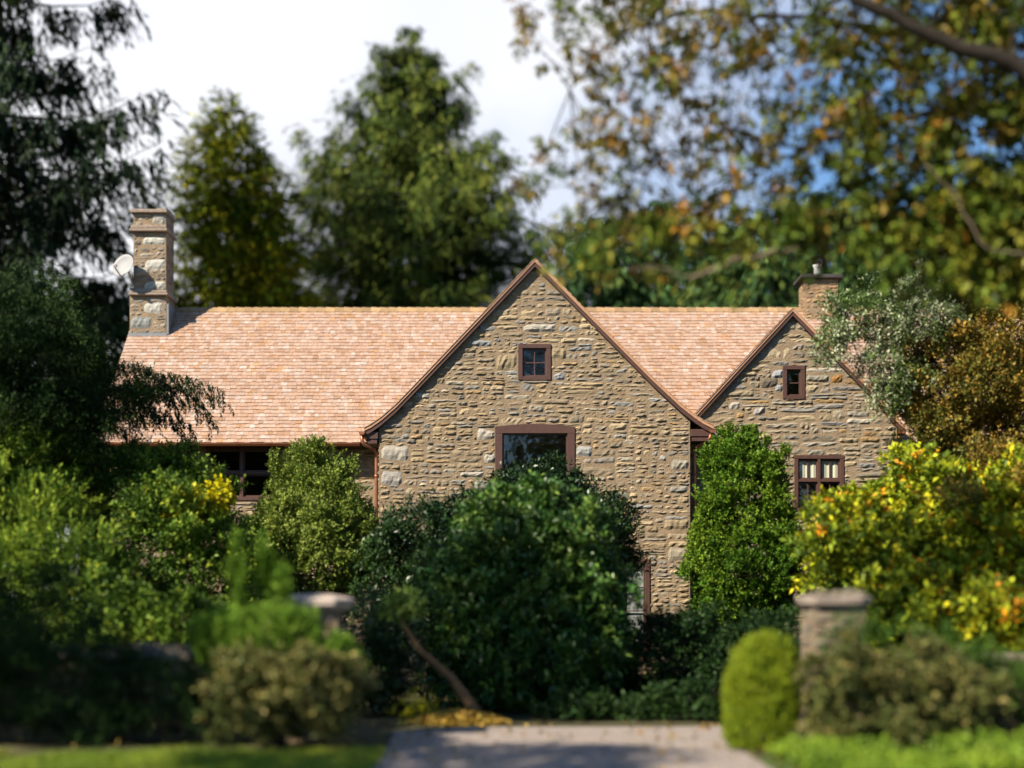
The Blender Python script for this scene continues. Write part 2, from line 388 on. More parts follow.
def wall_with_holes(mb, outer, holes, y, depth=.16, mi=0):
    polys = [[Vector((x, z, 0)) for x, z in outer]] + [[Vector((x, z, 0)) for x, z in ((h[0], h[2]), (h[0], h[3]), (h[1], h[3]), (h[1], h[2]))] for h in holes]
    pts = [(q.x, y, q.y) for pl in polys for q in pl]; mb.add(pts, [tuple(f) for f in tessellate_polygon(polys)], mi=mi)
    for (x0, x1, z0, z1) in holes:
        c = [(x0, z0), (x1, z0), (x1, z1), (x0, z1)]
        for i in range(4):
            (a, b), (e, f) = c[i], c[(i + 1) % 4]; mb.add([(a, y, b), (e, y, f), (e, y + depth, f), (a, y + depth, b)], [(0, 1, 2, 3)], mi=mi)

# roof profile of the main gable (x, z) at its front edge
RY = HY - .14
def prof_px(pts, d): return [(X(a, d), Z(b, d)) for a, b in pts]
G_PROF = prof_px([(364, 428), (371, 424.5), (381, 417.5), (396, 404.5), (420, 379.5), (535, 258.5), (652, 377), (681, 404), (695, 415), (704, 421), (714, 426)], RY)
W_RY = WY - .13
W_PROF = prof_px([(668, 441), (690, 420), (793, 308), (876, 394), (888, 408), (896, 418), (906, 427)], W_RY)
g_top = interp_profile(G_PROF); w_top = interp_profile(W_PROF)

GX0, GX1 = X(379, HY), X(690, HY)
# holes: x0, x1, z0, z1
upper = (X(519, HY), X(550, HY), Z(380, HY), Z(345, HY))
middle = (X(496, HY), X(574, HY), Z(516, HY), Z(427, HY))
lower = (X(588, HY), X(649, HY), Z(662, HY), Z(560, HY))
g_wallmax = lambda x: g_top(x) - .17
PALE = (.52, .47, .39); GREYB = (.36, .365, .36); TANB = (.40, .31, .19)
def blk(px0, px1, py0, py1, col, d=HY): return (X(px0, d), X(px1, d), Z(py1, d), Z(py0, d), col)
gb = [blk(381, 409, 447, 461, PALE), blk(381, 402, 472, 485, (.46, .43, .38)), blk(477, 495, 428, 440, PALE), blk(523, 556, 324, 332, PALE), blk(553, 565, 373, 380, GREYB),
      blk(576, 592, 445, 457, (.45, .44, .41)), blk(496, 517, 353, 369, TANB), blk(551, 566, 348, 362, TANB), blk(413, 430, 393, 399, PALE), blk(484, 495, 455, 466, PALE), blk(460, 484, 472, 477, PALE),
      blk(671, 689, 459, 471, (.40, .36, .28)), blk(669, 688, 486, 494, (.33, .31, .26)), blk(470, 492, 340, 346, GREYB), blk(600, 622, 330, 338, GREYB), blk(474, 490, 480, 493, PALE),
      blk(664, 689, 520, 532, TANB), blk(668, 689, 548, 560, (.42, .36, .26)), blk(380, 404, 505, 517, TANB), blk(472, 490, 316, 322, GREYB)]
mb = MB()
arch = None
outer = [(GX0, 0), (GX1, 0), (GX1, g_wallmax(GX1))] + [(x, z - .17) for x, z in reversed(G_PROF) if GX0 < x < GX1] + [(GX0, g_wallmax(GX0))]
wall_with_holes(mb, outer, [upper, middle, lower], HY)
lay_stones(mb, GX0, GX1, .0, 9.8, lambda u, v, h: (u, HY - h, v), g_wallmax, [upper, middle, lower], gb, seed=5)
# return walls of the gable
for xx, sgn in ((GX0, -1), (GX1, 1)):
    mb.add([(xx, HY, 0), (xx, EY + .3, 0), (xx, EY + .3, 5.8), (xx, HY, 5.8)], [(0, 1, 2, 3)])
    lay_stones(mb, HY, EY + .3, 0, 5.75, (lambda xx, sgn: (lambda u, v, h: (xx + sgn * h, u, v)))(xx, sgn), seed=8 + sgn)
mb.build('gable_wall', [M_MORTAR, M_STONE], house)

# wing gable
WX0, WX1 = X(640, WY), X(897, WY)
wup = (X(783.5, WY), X(804, WY), Z(399, WY), Z(366.5, WY))
wlo = (X(795, WY), X(843, WY), Z(511, WY), Z(456, WY))
w_wallmax = lambda x: w_top(x) - .17
WST = [(.34, .28, .20), (.31, .26, .185), (.27, .23, .175), (.37, .29, .18), (.31, .28, .225), (.23, .21, .18), (.39, .315, .205), (.37, .24, .11), (.28, .275, .26), (.43, .38, .30)]
wb = [blk(772, 783, 369, 382, (.40, .41, .42), WY), blk(806, 829, 374, 382, (.33, .30, .23), WY), blk(831, 843, 375, 383, (.40, .20, .06), WY), blk(775, 783, 385, 398, (.34, .34, .34), WY), blk(729, 740, 402, 410, PALE, WY), blk(761, 778, 378, 388, (.17, .14, .11), WY), blk(753, 765, 408, 416, (.44, .40, .36), WY)]
mb = MB()
outer = [(WX0, 0), (WX1, 0), (WX1, w_wallmax(WX1))] + [(x, z - .17) for x, z in reversed(W_PROF) if WX0 < x < WX1] + [(WX0, w_wallmax(WX0))]
wall_with_holes(mb, outer, [wup, wlo], WY)
lay_stones(mb, WX0, WX1, 0, 9, lambda u, v, h: (u, WY - h, v), w_wallmax, [wup, wlo], wb, hmean=.16, lmean=.45, seed=21, pal=WST)
mb.add([(WX1, WY, 0), (WX1, EY + .3, 0), (WX1, EY + .3, 5.8), (WX1, WY, 5.8)], [(0, 1, 2, 3)])
lay_stones(mb, WY, EY + .3, 0, 5.7, lambda u, v, h: (WX1 + h, u, v), seed=31)
mb.build('gable_wall', [M_MORTAR, M_STONE], house)

# long walls, back and ends
LX0, LX1 = -9.7, 13.2
RIDGE_Y, EAVE_Y = 37.86, 33.88
EAVE_Z = Z(441, EAVE_Y); RIDGE_Z = Z(309, RIDGE_Y)
SL = (RIDGE_Z - EAVE_Z) / (RIDGE_Y - EAVE_Y)
BY = 2 * RIDGE_Y - EY
lwin = (X(207, EY), X(277, EY), Z(500, EY), Z(447, EY))
mb = MB()
top = EAVE_Z + (EY - EAVE_Y) * SL - .12
wall_with_holes(mb, [(LX0, 0), (GX0, 0), (GX0, top), (LX0, top)], [lwin], EY)
lay_stones(mb, LX0, GX0, 0, top, lambda u, v, h: (u, EY - h, v), None, [lwin], [], seed=41)
mb.add([(WX1, EY, 0), (LX1, EY, 0), (LX1, EY, top), (WX1, EY, top)], [(0, 1, 2, 3)])
lay_stones(mb, WX1, LX1, 0, top, lambda u, v, h: (u, EY - h, v), seed=42)
for xx, sgn in ((LX0, -1), (LX1, 1)):
    mb.add([(xx, EY, 0), (xx, BY, 0), (xx, BY, top), (xx, RIDGE_Y, RIDGE_Z - .15), (xx, EY, top)], [(0, 1, 2, 3, 4)])
mb.add([(LX0, BY, 0), (LX1, BY, 0), (LX1, BY, top), (LX0, BY, top)], [(0, 1, 2, 3)])
mb.build('long_wall', [M_MORTAR, M_STONE], house)

# roof: deck, shingles, ridge boards, all the shingle pattern in one part per roof
SHC = [(.61, .405, .295), (.63, .435, .33), (.575, .37, .265), (.65, .465, .36), (.60, .38, .265), (.53, .32, .205), (.69, .535, .45), (.57, .335, .18)]
SHW = np.array([5, 5, 4, 3.5, 4, 2, 1.4, 1.0]); SHW /= SHW.sum()
def shingle_plane(mb, origin, ux, us, length, width_fn, seed, expo=.142, thick=.016, mi=0):
    """origin at the eave; ux along the eave, us up the slope; width_fn(s) -> (a0, a1)"""
    r = np.random.default_rng(seed); o, ux, us = Vector(origin), Vector(ux).normalized(), Vector(us).normalized(); nn = ux.cross(us).normalized()
    if nn.z < 0: nn = -nn
    s = 0.0; row = 0
    while s < length:
        a0, a1 = width_fn(s); a = a0 - r.uniform(0, .1); tint = r.normal(0, .035)
        while a < a1:
            wd = r.uniform(.075, .17); l0, l1 = max(a, a0) + .002, min(a + wd, a1) - .002
            if l1 - l0 > .02:
                c = .57 * np.array(SHC[r.choice(len(SHC), p=SHW)]) * (1 + tint + r.normal(0, .06))
                jb = r.normal(0, .006); t = thick * r.uniform(.8, 1.5); e = min(s + expo * 1.25, length + .02)
                q = [o + ux * l0 + us * (s + jb) , o + ux * l1 + us * (s + jb), o + ux * l1 + us * e, o + ux * l0 + us * e]
                vs = [q[0] + nn * t * 1.15, q[1] + nn * t * 1.15, q[2] + nn * .002, q[3] + nn * .002, q[0] - nn * .004, q[1] - nn * .004]
                mb.add([tuple(v) for v in vs], [(0, 1, 2, 3), (4, 5, 1, 0), (4, 0, 3), (5, 2, 1)], tuple(c), mi)
            a += wd
        s += expo; row += 1
RX0 = X(127, 36.9); RX1 = 13.5
sl_len = math.hypot(RIDGE_Y - EAVE_Y, RIDGE_Z - EAVE_Z)
us_f = (0, RIDGE_Y - EAVE_Y, RIDGE_Z - EAVE_Z); us_b = (0, -(RIDGE_Y - EAVE_Y), RIDGE_Z - EAVE_Z)
mb = MB()
deck = [(EAVE_Y, EAVE_Z), (RIDGE_Y, RIDGE_Z), (2 * RIDGE_Y - EAVE_Y, EAVE_Z), (2 * RIDGE_Y - EAVE_Y, EAVE_Z - .1), (RIDGE_Y, RIDGE_Z - .12), (EAVE_Y, EAVE_Z - .1)]
n = 6; vs = [(RX0, y, z - .004) for y, z in deck] + [(RX1, y, z - .004) for y, z in deck]
mb.add(vs, [(0, 1, 4, 5), (1, 2, 3, 4), (6, 11, 10, 7), (7, 10, 9, 8)] + [(i, (i + 1) % 6, 6 + (i + 1) % 6, 6 + i) for i in range(6)], (.2, .12, .08))
shingle_plane(mb, (0, EAVE_Y - .05, EAVE_Z - .05 * SL), (1, 0, 0), us_f, sl_len + .05, lambda s: (RX0, RX1), 61)
shingle_plane(mb, (0, 2 * RIDGE_Y - EAVE_Y, EAVE_Z), (1, 0, 0), us_b, sl_len, lambda s: (RX0, RX1), 62, expo=.45)
r_ = np.random.default_rng(63); xx = RX0
while xx < RX1:      # overlapping ridge shingles
    l = .24; c = np.array((.31, .20, .105)) * r_.uniform(.75, 1.2); z0 = RIDGE_Z
    for sg in (-1, 1):
        mb.add([(xx, RIDGE_Y, z0 + .055), (xx + l * 1.1, RIDGE_Y, z0 + .035), (xx + l * 1.1, RIDGE_Y + sg * .13, z0 - .13 * SL + .035), (xx, RIDGE_Y + sg * .13, z0 - .13 * SL + .055), (xx, RIDGE_Y, z0 + .01), (xx, RIDGE_Y + sg * .13, z0 - .13 * SL + .005)], [(0, 1, 2, 3), (4, 0, 3, 5)], tuple(c))
    mb.add([(xx, RIDGE_Y - .13, z0 - .13 * SL + .055), (xx + l * 1.1, RIDGE_Y - .13, z0 - .13 * SL + .035), (xx + l * 1.1, RIDGE_Y - .13, z0 - .13 * SL), (xx, RIDGE_Y - .13, z0 - .13 * SL)], [(0, 1, 2, 3)], tuple(c))
    xx += l
main_roof = mb.build('roof', M_SHINGLE, house)

def gable_roof(prof, y0, y1, seed):
    mb = MB(); k = len(prof)
    lo = [(x, z - .10) for x, z in prof]
    # deck follows the bell-cast profile
    for i in range(k - 1):
        (a, b), (c, d) = prof[i], prof[i + 1]
        mb.add([(a, y0, b), (c, y0, d), (c, y1, d), (a, y1, b), (a, y0, b - .07), (c, y0, d - .07), (c, y1, d - .07), (a, y1, b - .07)], [(0, 1, 2, 3), (7, 6, 5, 4), (0, 4, 5, 1), (3, 2, 6, 7)], (.42, .23, .13))
    r = np.random.default_rng(seed); apex = max(range(k), key=lambda i: prof[i][1])
    for side in (-1, 1):
        pts = prof[:apex + 1] if side < 0 else prof[apex:][::-1]
        ln = [0]
        for i in range(len(pts) - 1): ln.append(ln[-1] + math.hypot(pts[i + 1][0] - pts[i][0], pts[i + 1][1] - pts[i][1]))
        s = 0.0
        at = lambda s: (np.interp(s, ln, [p[0] for p in pts]), np.interp(s, ln, [p[1] for p in pts]))
        while s < ln[-1]:
            (a, b), (c, d) = at(s), at(min(s + .19, ln[-1])); y = y0 - .015
            while y < y1:
                wd = r.uniform(.1, .23); e = min(y + wd, y1) - .003; t = .022 * r.uniform(.8, 1.3)
                cc = .62 * np.array(SHC[r.choice(len(SHC), p=SHW)]) * r.uniform(.8, 1.1)
                nx, nz_ = (d - b) * -side * -1, abs(c - a); nl = math.hypot(d - b, c - a); nx, nz_ = side * (d - b) / nl, abs(c - a) / nl
                mb.add([(a + nx * t, y, b + nz_ * t), (a + nx * t, e, b + nz_ * t), (c + nx * .003, e, d + nz_ * .003), (c + nx * .003, y, d + nz_ * .003), (a, y, b), (a, e, b)], [(0, 1, 2, 3), (0, 4, 5, 1), (0, 3, 4), (1, 5, 2)], tuple(cc)); y += wd
            s += .155
    return mb.build('roof', M_SHINGLE, house)
g_roof = gable_roof(G_PROF, RY, RIDGE_Y - .05, 71)
w_roof = gable_roof(W_PROF, W_RY, EAVE_Y + (max(p[1] for p in W_PROF) - EAVE_Z) / SL, 72)

def barge(prof, y0, name='barge_board', h=.105, soff=None):
    mb = MB()
    for i in range(len(prof) - 1):
        (a, b), (c, d) = prof[i], prof[i + 1]; t = .072
        mb.add([(a, y0, b - t), (c, y0, d - t), (c, y0 + .04, d - t), (a, y0 + .04, b - t), (a, y0, b - t - h), (c, y0, d - t - h), (c, y0 + .04, d - t - h), (a, y0 + .04, b - t - h)],
               [(0, 1, 2, 3), (7, 6, 5, 4), (0, 4, 5, 1), (3, 2, 6, 7)])
    if soff:
        for i in range(len(prof) - 1):
            (a, b), (c, d) = prof[i], prof[i + 1]; q = .085
            mb.add([(a, y0 + .042, b - q), (c, y0 + .042, d - q), (c, soff, d - q), (a, soff, b - q)], [(0, 3, 2, 1)], mi=1)
    return mb.build(name, [M_WOOD, M_SOFFIT], house, cols=False)
barge(G_PROF, RY + .02, soff=HY - .001)
barge(W_PROF, W_RY + .02, soff=WY - .001)
# boxed eave returns at the feet of the main gable
for (xa, xb, pxa, za) in ((X(366, RY), GX0 - .012, 366, 0), (GX1 + .012, X(711, RY), 700, 0)):
    mb = MB(); zt = min(g_top(xa), g_top(xb)) - .10; mb.box(xa, xb, RY + .065, EY - .3, zt - .17, zt, bev=.01); mb.box(xa + .03, xb - .03, RY + .09, EY - .3, zt - .27, zt - .172)
    mb.build('eave_return', M_WOOD, house, cols=False)

# gutters: half-round copper
def gutter(x0, x1, y, z, r=.075, along='x', y1=None):
    mb = MB(); n = 8; vs = []; fs = []
    ends = ((x0, y), (x1, y)) if along == 'x' else ((x0, y), (x0, y1))
    for (xx, yy) in ends:
        for rr in (r, r - .008):
            for k in range(n + 1):
                a = math.pi + math.pi * k / n; o = math.cos(a) * rr
                vs.append((xx, yy + o, z + math.sin(a) * rr) if along == 'x' else (xx + o, yy, z + math.sin(a) * rr))
    m = n + 1
    for k in range(n):
        fs += [(k, k + 1, 2 * m + k + 1, 2 * m + k), (m + k, 3 * m + k, 3 * m + k + 1, m + k + 1), (k, m + k, m + k + 1, k + 1), (2 * m + k, 2 * m + k + 1, 3 * m + k + 1, 3 * m + k)]
    fs += [(0, 2 * m, 3 * m, m), (n, m + n, 3 * m + n, 2 * m + n)]
    fs += [tuple(range(0, m)), tuple(range(3 * m - 1, 2 * m - 1, -1))]
    mb.add(vs, fs)
    if along == 'x':
        xx = x0 + .3
        while xx < x1: mb.box(xx - .012, xx + .012, y - r - .006, y + r, z + .002, z + .02); xx += .8
    return mb.build('gutter', M_COPPER, house, cols=False)
gutter(RX0, X(360, EAVE_Y - .1), EAVE_Y - .11, EAVE_Z - .06)
gutter(WX1 + .3, RX1, EAVE_Y - .11, EAVE_Z - .06)
gutter(X(362, RY), 0, RY - .02, Z(432, RY), along='y', y1=EAVE_Y)
gutter(X(712, RY), 0, RY - .02, Z(430, RY), along='y', y1=WY - .05)
gutter(X(903, W_RY), 0, W_RY - .02, Z(431, W_RY), along='y', y1=EAVE_Y)
def downpipe(pts, r=.042):
    mb = MB(); mb.tube(pts, r, 10)
    z = pts[-2][2] - .4
    while z > .4: mb.tube([(pts[-1][0], pts[-1][1], z), (pts[-1][0], pts[-1][1], z + .05)], r + .012, 10); z -= 1.6
    return mb.build('downpipe', M_COPPER, house, smooth=True, cols=False)
D1 = HY - .05
downpipe([P(362, 434, D1), P(362, 441, D1), P(365, 445, D1), P(374, 449, D1 + .15), P(376.5, 453, D1 + .2), P(376.5, 460, D1 + .2), (X(376.5, D1 + .2), D1 + .2, .15)])
downpipe([P(711, 434, D1), P(710, 438, D1), P(706, 441, D1 + .1), P(697, 447, D1 + .2), P(694.5, 451, D1 + .25), P(694.5, 458, D1 + .25), (X(694.5, D1 + .25), D1 + .25, .15)])

# windows
def window(hole, y, cols=2, rows=2, fw=.075, bar=.025, archtop=0, mull=None, curtains=0.0, transom=None, sill=False, label=None, proud=.03, lites=True, curtain_cells=None):
    x0, x1, z0, z1 = hole
    fr = MB(); yf = y - proud; yb = y + .09; e = .004
    fr.box(x0 - .02, x0 + fw, yf, yb, z0, z1 - fw + e, bev=.006); fr.box(x1 - fw, x1 + .02, yf, yb, z0, z1 - fw + e, bev=.006)
    if archtop:
        k = 14; poly = [(x0 - .02 + (x1 - x0 + .04) * i / k, z1 + archtop * (1 - (2 * i / k - 1) ** 2)) for i in range(k + 1)] + [(x1 + .02, z1 - fw + .005), (x0 - .02, z1 - fw + .005)]
        fr.extrude_y(poly, yf - .004, yb)
    else: fr.box(x0 - .02, x1 + .02, yf - .003, yb, z1 - fw + .005, z1 + .02, bev=.006)
    fr.box(x0 + fw - e, x1 - fw + e, yf + .002, yb - .002, z0 - .01, z0 + fw, bev=.006)
    win = fr.build('window', M_WOOD, house, cols=False)
    if label: win['label'] = label
    ix0, ix1, iz0, iz1 = x0 + fw, x1 - fw, z0 + fw, z1 - fw
    cells = [(ix0, ix1)] if not mull else [(ix0 + (ix1 - ix0) * i / mull + (.03 if i else 0), ix0 + (ix1 - ix0) * (i + 1) / mull - (.03 if i < mull - 1 else 0)) for i in range(mull)]
    if mull:
        mm = MB()
        for i in range(1, mull): c = ix0 + (ix1 - ix0) * i / mull; mm.box(c - .034, c + .034, yf + .006, yb - .004, iz0 - .002, iz1 + .002, bev=.005)
        if transom:
            for (a, b) in cells: mm.box(a - .002, b + .002, yf + .009, yb - .006, transom - .034, transom + .034, bev=.005)
        mm.build('mullion', M_WOOD, win, cols=False)
    sb = MB(); ys0, ys1 = y + .025, y + .06; pane = MB()
    zc = [(iz0, iz1)] if not transom else [(iz0, transom - .034), (transom + .034, iz1)]
    for (a, b) in cells:
        for (c, d) in zc:
            s = .035
            sb.box(a + .001, a + s, ys0, ys1, c + .001, d - .001); sb.box(b - s, b - .001, ys0, ys1, c + .001, d - .001)
            sb.box(a + s, b - s, ys0 + .002, ys1 - .002, c + .001, c + s); sb.box(a + s, b - s, ys0 + .002, ys1 - .002, d - s, d - .001)
            if lites:
                for i in range(1, cols): xx = a + (b - a) * i / cols; sb.box(xx - bar / 2, xx + bar / 2, ys0 + .005, ys1 - .005, c + s, d - s)
                for j in range(1, rows): zz = c + (d - c) * j / rows; sb.box(a + s, b - s, ys0 + .007, ys1 - .007, zz - bar / 2, zz + bar / 2)
            yy = (ys0 + ys1) / 2; pane.add([(a + s * .7, yy, c + s * .7), (b - s * .7, yy, c + s * .7), (b - s * .7, yy, d - s * .7), (a + s * .7, yy, d - s * .7)], [(0, 1, 2, 3)])
    sb.build('sash', M_WOOD, win, cols=False); pane.build('pane', M_GLASS, win, cols=False)
    if curtain_cells:
        cu = MB()
        for (a, b, c, d) in curtain_cells:
            kk = 24
            for i in range(kk):
                u0, u1 = a + (b - a) * i / kk, a + (b - a) * (i + 1) / kk; w0, w1 = .01 * math.sin(i * 1.9), .01 * math.sin((i + 1) * 1.9)
                cu.add([(u0, y + .078 + w0, c), (u1, y + .078 + w1, c), (u1, y + .078 + w1, d), (u0, y + .078 + w0, d)], [(0, 1, 2, 3)])
        cu.build('curtain', M_CURTAIN, win, cols=False)
    if sill:
        s_ = MB(); s_.box(x0 - .08, x1 + .08, y - .1, y + .02, z0 - .09, z0 - .012, bev=.01); s_.build('sill', M_WOOD, win, cols=False)
    return win
window(upper, HY, 2, 2, fw=.085, label='small attic window with four panes')
window(middle, HY, 1, 1, fw=.15, archtop=.07, lites=False, label='wide window with a shallow arched head')
window(lower, HY, 2, 4, fw=.09, label='ground floor window with white blind')
window(wup, WY, 1, 2, fw=.08, label='narrow attic window')
tz = Z(480.5, WY)
window(wlo, WY, 2, 1, fw=.075, mull=2, transom=tz, label='wide casement window with cream curtains behind its top panes', curtain_cells=[(wlo[0] + .1, wlo[1] - .1, tz, wlo[3] - .05)])
window(lwin, EY, 1, 1, fw=.08, mull=2, transom=Z(473, EY), lites=False, label='casement window in the shade of the eave')
bl = MB(); bl.box(lower[1] - .5, lower[1] - .12, HY + .10, HY + .12, lower[2] + .2, lower[3] - .12)
bl.build('blind', M_WHITE, house, cols=False)

# chimneys (sub-parts of the roof)
CHP = [(.32, .27, .215), (.26, .22, .18), (.36, .31, .25), (.22, .19, .16)]; CHW = np.array([3, 3, 2, 2]) / 10
def chimney_block(mb, x0, x1, y0, y1, z0, z1, pal, wts, seed, blocks=(), hmean=.13, lmean=.3):
    mb.box(x0, x1, y0, y1, z0, z1, mi=0)
    lay_stones(mb, x0, x1, z0, z1, lambda u, v, h: (u, y0 - h, v), None, [], blocks, hmean=hmean, lmean=lmean, seed=seed, pal=pal, wts=wts, thick=.8)
    lay_stones(mb, x0, x1, z0, z1, lambda u, v, h: (u, y1 + h, v), None, [], [], hmean=hmean, lmean=lmean, seed=seed + 1, pal=pal, wts=wts, thick=.8)
    lay_stones(mb, y0, y1, z0, z1, lambda u, v, h: (x0 - h, u, v), None, [], [], hmean=hmean, lmean=lmean, seed=seed + 2, pal=pal, wts=wts, thick=.8)
    lay_stones(mb, y0, y1, z0, z1, lambda u, v, h: (x1 + h, u, v), None, [], [], hmean=hmean, lmean=lmean, seed=seed + 3, pal=pal, wts=wts, thick=.8)
CY = 37.0; ca, cb = X(133.5, CY), X(166, CY)
mb = MB()
PC = (.62, .60, .53)
zb = EAVE_Z + (CY - EAVE_Y) * SL - .3
cbl = [(X(143, CY), X(165, CY), Z(246, CY), Z(237, CY), PC), (X(145, CY), X(165, CY), Z(269, CY), Z(259, CY), PC), (X(134, CY), X(150, CY), Z(276, CY), Z(268, CY), (.5, .47, .4)), (X(144, CY), X(165, CY), Z(290, CY), Z(281, CY), PC), (X(152, CY), X(166, CY), Z(224, CY), Z(214, CY), (.5, .46, .4))]
chimney_block(mb, ca, cb, CY, CY + .86, Z(291, CY) , Z(212, CY), CHP, CHW, 81, cbl)
cbl2 = [(X(144, CY), X(163, CY), Z(314, CY), Z(304, CY), PC), (X(131, CY), X(152, CY), Z(329, CY), Z(316, CY), (.34, .35, .33))]
chimney_block(mb, X(130, CY), X(166.5, CY), CY - .03, CY + .88, zb, Z(291, CY) - .004, CHP, CHW, 85, cbl2)
for (py0, py1, o) in ((226, 229, .035), (229.2, 232, .06), (291, 293.5, .05), (293.7, 296, .08), (210, 213.5, .05)):
    mb.box(ca - o - .02, cb + o, CY - o - .06, CY + .86 + o, Z(py1, CY), Z(py0, CY), (.27, .21, .165), 1, bev=.012)
chm = mb.build('chimney', [M_MORTAR, M_STONE], main_roof); chm['label'] = 'tall stone chimney with pale corner blocks'
fl = MB(); zf = Z(338, CY - .06); fl.box(X(129, CY), X(167.5, CY), CY - .06, CY - .04, zf, zf + .13); fl.box(X(167, CY), X(167, CY) + .05, CY - .04, CY + .8, zf - .1, zf + .9); fl.build('flashing', M_LEAD, main_roof, cols=False)
C2 = 37.5; mb = MB(); c2a, c2b = X(805, C2), X(838, C2)
ORP = [(.36, .21, .11), (.42, .26, .13), (.30, .18, .10), (.38, .27, .17)]
chimney_block(mb, c2a, c2b, C2, C2 + .8, RIDGE_Z - .8, Z(279, C2), ORP, CHW, 91, [], hmean=.11, lmean=.28)
chm2 = mb.build('chimney', [M_MORTAR, M_STONE], main_roof); chm2['label'] = 'short orange-brown chimney under a dark slab'
mb = MB(); mb.box(c2a - .13, c2b + .13, C2 - .13, C2 + .93, Z(279, C2) + .003, Z(275, C2), bev=.015); mb.build('chimney_slab', M_DARKSLAB, main_roof, cols=False)
mb = MB(); cx, cy = X(820.5, C2), C2 + .4
prof = [(.10, 0), (.11, .05), (.085, .1), (.085, .26), (.11, .3), (.115, .36), (.08, .36), (.07, .2)]
vs = [(cx + r * math.cos(k * math.pi / 8), cy + r * math.sin(k * math.pi / 8), Z(275, C2) + z) for r, z in prof for k in range(16)]
mb.add(vs, [(i * 16 + k, i * 16 + (k + 1) % 16, (i + 1) * 16 + (k + 1) % 16, (i + 1) * 16 + k) for i in range(len(prof) - 1) for k in range(16)])
mb.build('chimney_pot', M_WHITE, main_roof, smooth=True, cols=False)

# satellite dish on the tall chimney
dc = Vector(P(125, 267, CY - .25)); dish = thing('satellite_dish', 'white satellite dish bolted to the side of the tall chimney', 'satellite dish', (ca, CY + .2, Z(285, CY)))
ax = Vector((-.35, -.85, .35)).normalized(); ux = ax.cross(Vector((0, 0, 1))).normalized(); vx = ux.cross(ax)
mb = MB(); vs = []; fs = []; nr, na = 6, 28
for j in range(nr + 1):
    rr = .31 * j / nr
    for k in range(na):
        a = 2 * math.pi * k / na; q = dc + ux * math.cos(a) * rr + vx * math.sin(a) * rr * 1.05 + ax * (.09 * (rr / .31) ** 2); vs.append(tuple(q))
for j in range(nr):
    for k in range(na): fs.append((j * na + k, j * na + (k + 1) % na, (j + 1) * na + (k + 1) % na, (j + 1) * na + k))
off = len(vs); vs += [tuple(Vector(v) - ax * .012) for v in vs]; fs += [tuple(off + i for i in reversed(f)) for f in fs]
fs += [(nr * na + k, nr * na + (k + 1) % na, off + nr * na + (k + 1) % na, off + nr * na + k) for k in range(na)]
M_DISH = mat('dish_grey', (.27, .27, .27), rough=.6, var=.1)
mb.add(vs, fs); mb.build('reflector', M_DISH, dish, smooth=True, cols=False)
mb = MB(); low = dc - vx * .31 + ax * .08; tip = dc + ax * .42 - vx * .22; mb.tube([tuple(low), tuple(tip)], .018, 8); mb.build('feed_arm', M_WHITE, dish, cols=False)
mb = MB(); mb.tube([tuple(tip - ax * .02), tuple(tip + (dc - tip).normalized() * .12)], [.05, .035], 10); mb.build('receiver', M_WHITE, dish, cols=False)
mb = MB(); mb.tube([tuple(dc - ax * .015), tuple(dc - ax * .12), (ca - .05, CY + .12, Z(283, CY)), (ca + .02, CY + .12, Z(287, CY))], .03, 8); mb.build('mount', M_WHITE, dish, cols=False)

# ================================================================== GATE PIERS AND GARDEN WALLS
PIER = [(.20, .165, .12), (.155, .13, .10), (.22, .185, .135), (.13, .115, .095), (.27, .225, .17)]; PWT = np.array([3, 3, 2, 2, 1]) / 11
def pier(pxc, d, wpx, capy, label, seed, capw, capm=None):
    hw = wpx / 2 / F * d; x = X(pxc, d); zt = Z(capy + 18, d)
    t = thing('gate_pier', label, 'gate pier', (x, d, 0), 'stone piers flanking the driveway')
    mb = MB(); chimney_block(mb, x - hw, x + hw, d - hw, d + hw, 0, zt, PIER, PWT, seed, [], hmean=.17, lmean=.36)
    mb.build('shaft', [M_MORTAR, M_STONE], t)
    cw = capw / 2 / F * d; mb = MB(); z0 = zt + .004
    rings = [(cw - .07, z0), (cw - .05, z0 + .05), (cw, z0 + .06), (cw + .01, z0 + .14), (cw - .03, z0 + .165), (cw * .5, z0 + .20), (.02, z0 + .21)]
    vs = []; fs = []
    r = np.random.default_rng(seed)
    for (q, z) in rings:
        for k in range(16):
            a = 2 * math.pi * (k + .5) / 16; c, s = math.cos(a), math.sin(a); e = 1 / max(abs(c), abs(s)); e = min(e, 1.38)
            vs.append((x + q * c * e + r.normal(0, .006), d + q * s * e + r.normal(0, .006), z + r.normal(0, .004)))
    for j in range(len(rings) - 1):
        for k in range(16): fs.append((j * 16 + k, j * 16 + (k + 1) % 16, (j + 1) * 16 + (k + 1) % 16, (j + 1) * 16 + k))
    fs += [tuple(range(15, -1, -1)), tuple(range((len(rings) - 1) * 16, len(rings) * 16))]
    mb.add(vs, fs); mb.build('cap', capm or M_CAP, t, cols=False)
    return t
pier(315, 19.3, 50, 592, 'stone gate pier half hidden by green juniper, left of the driveway', 101, 72, mat('sunlit_cap_stone', (.38, .31, .26), rough=.9, var=.25, vscale=7, bump=.6))  # left cap: same cap stone, sunlight put into its lighter colour
pier(833, 19.3, 53, 591, 'stone gate pier beside the clipped yellow-green bush', 111, 66)
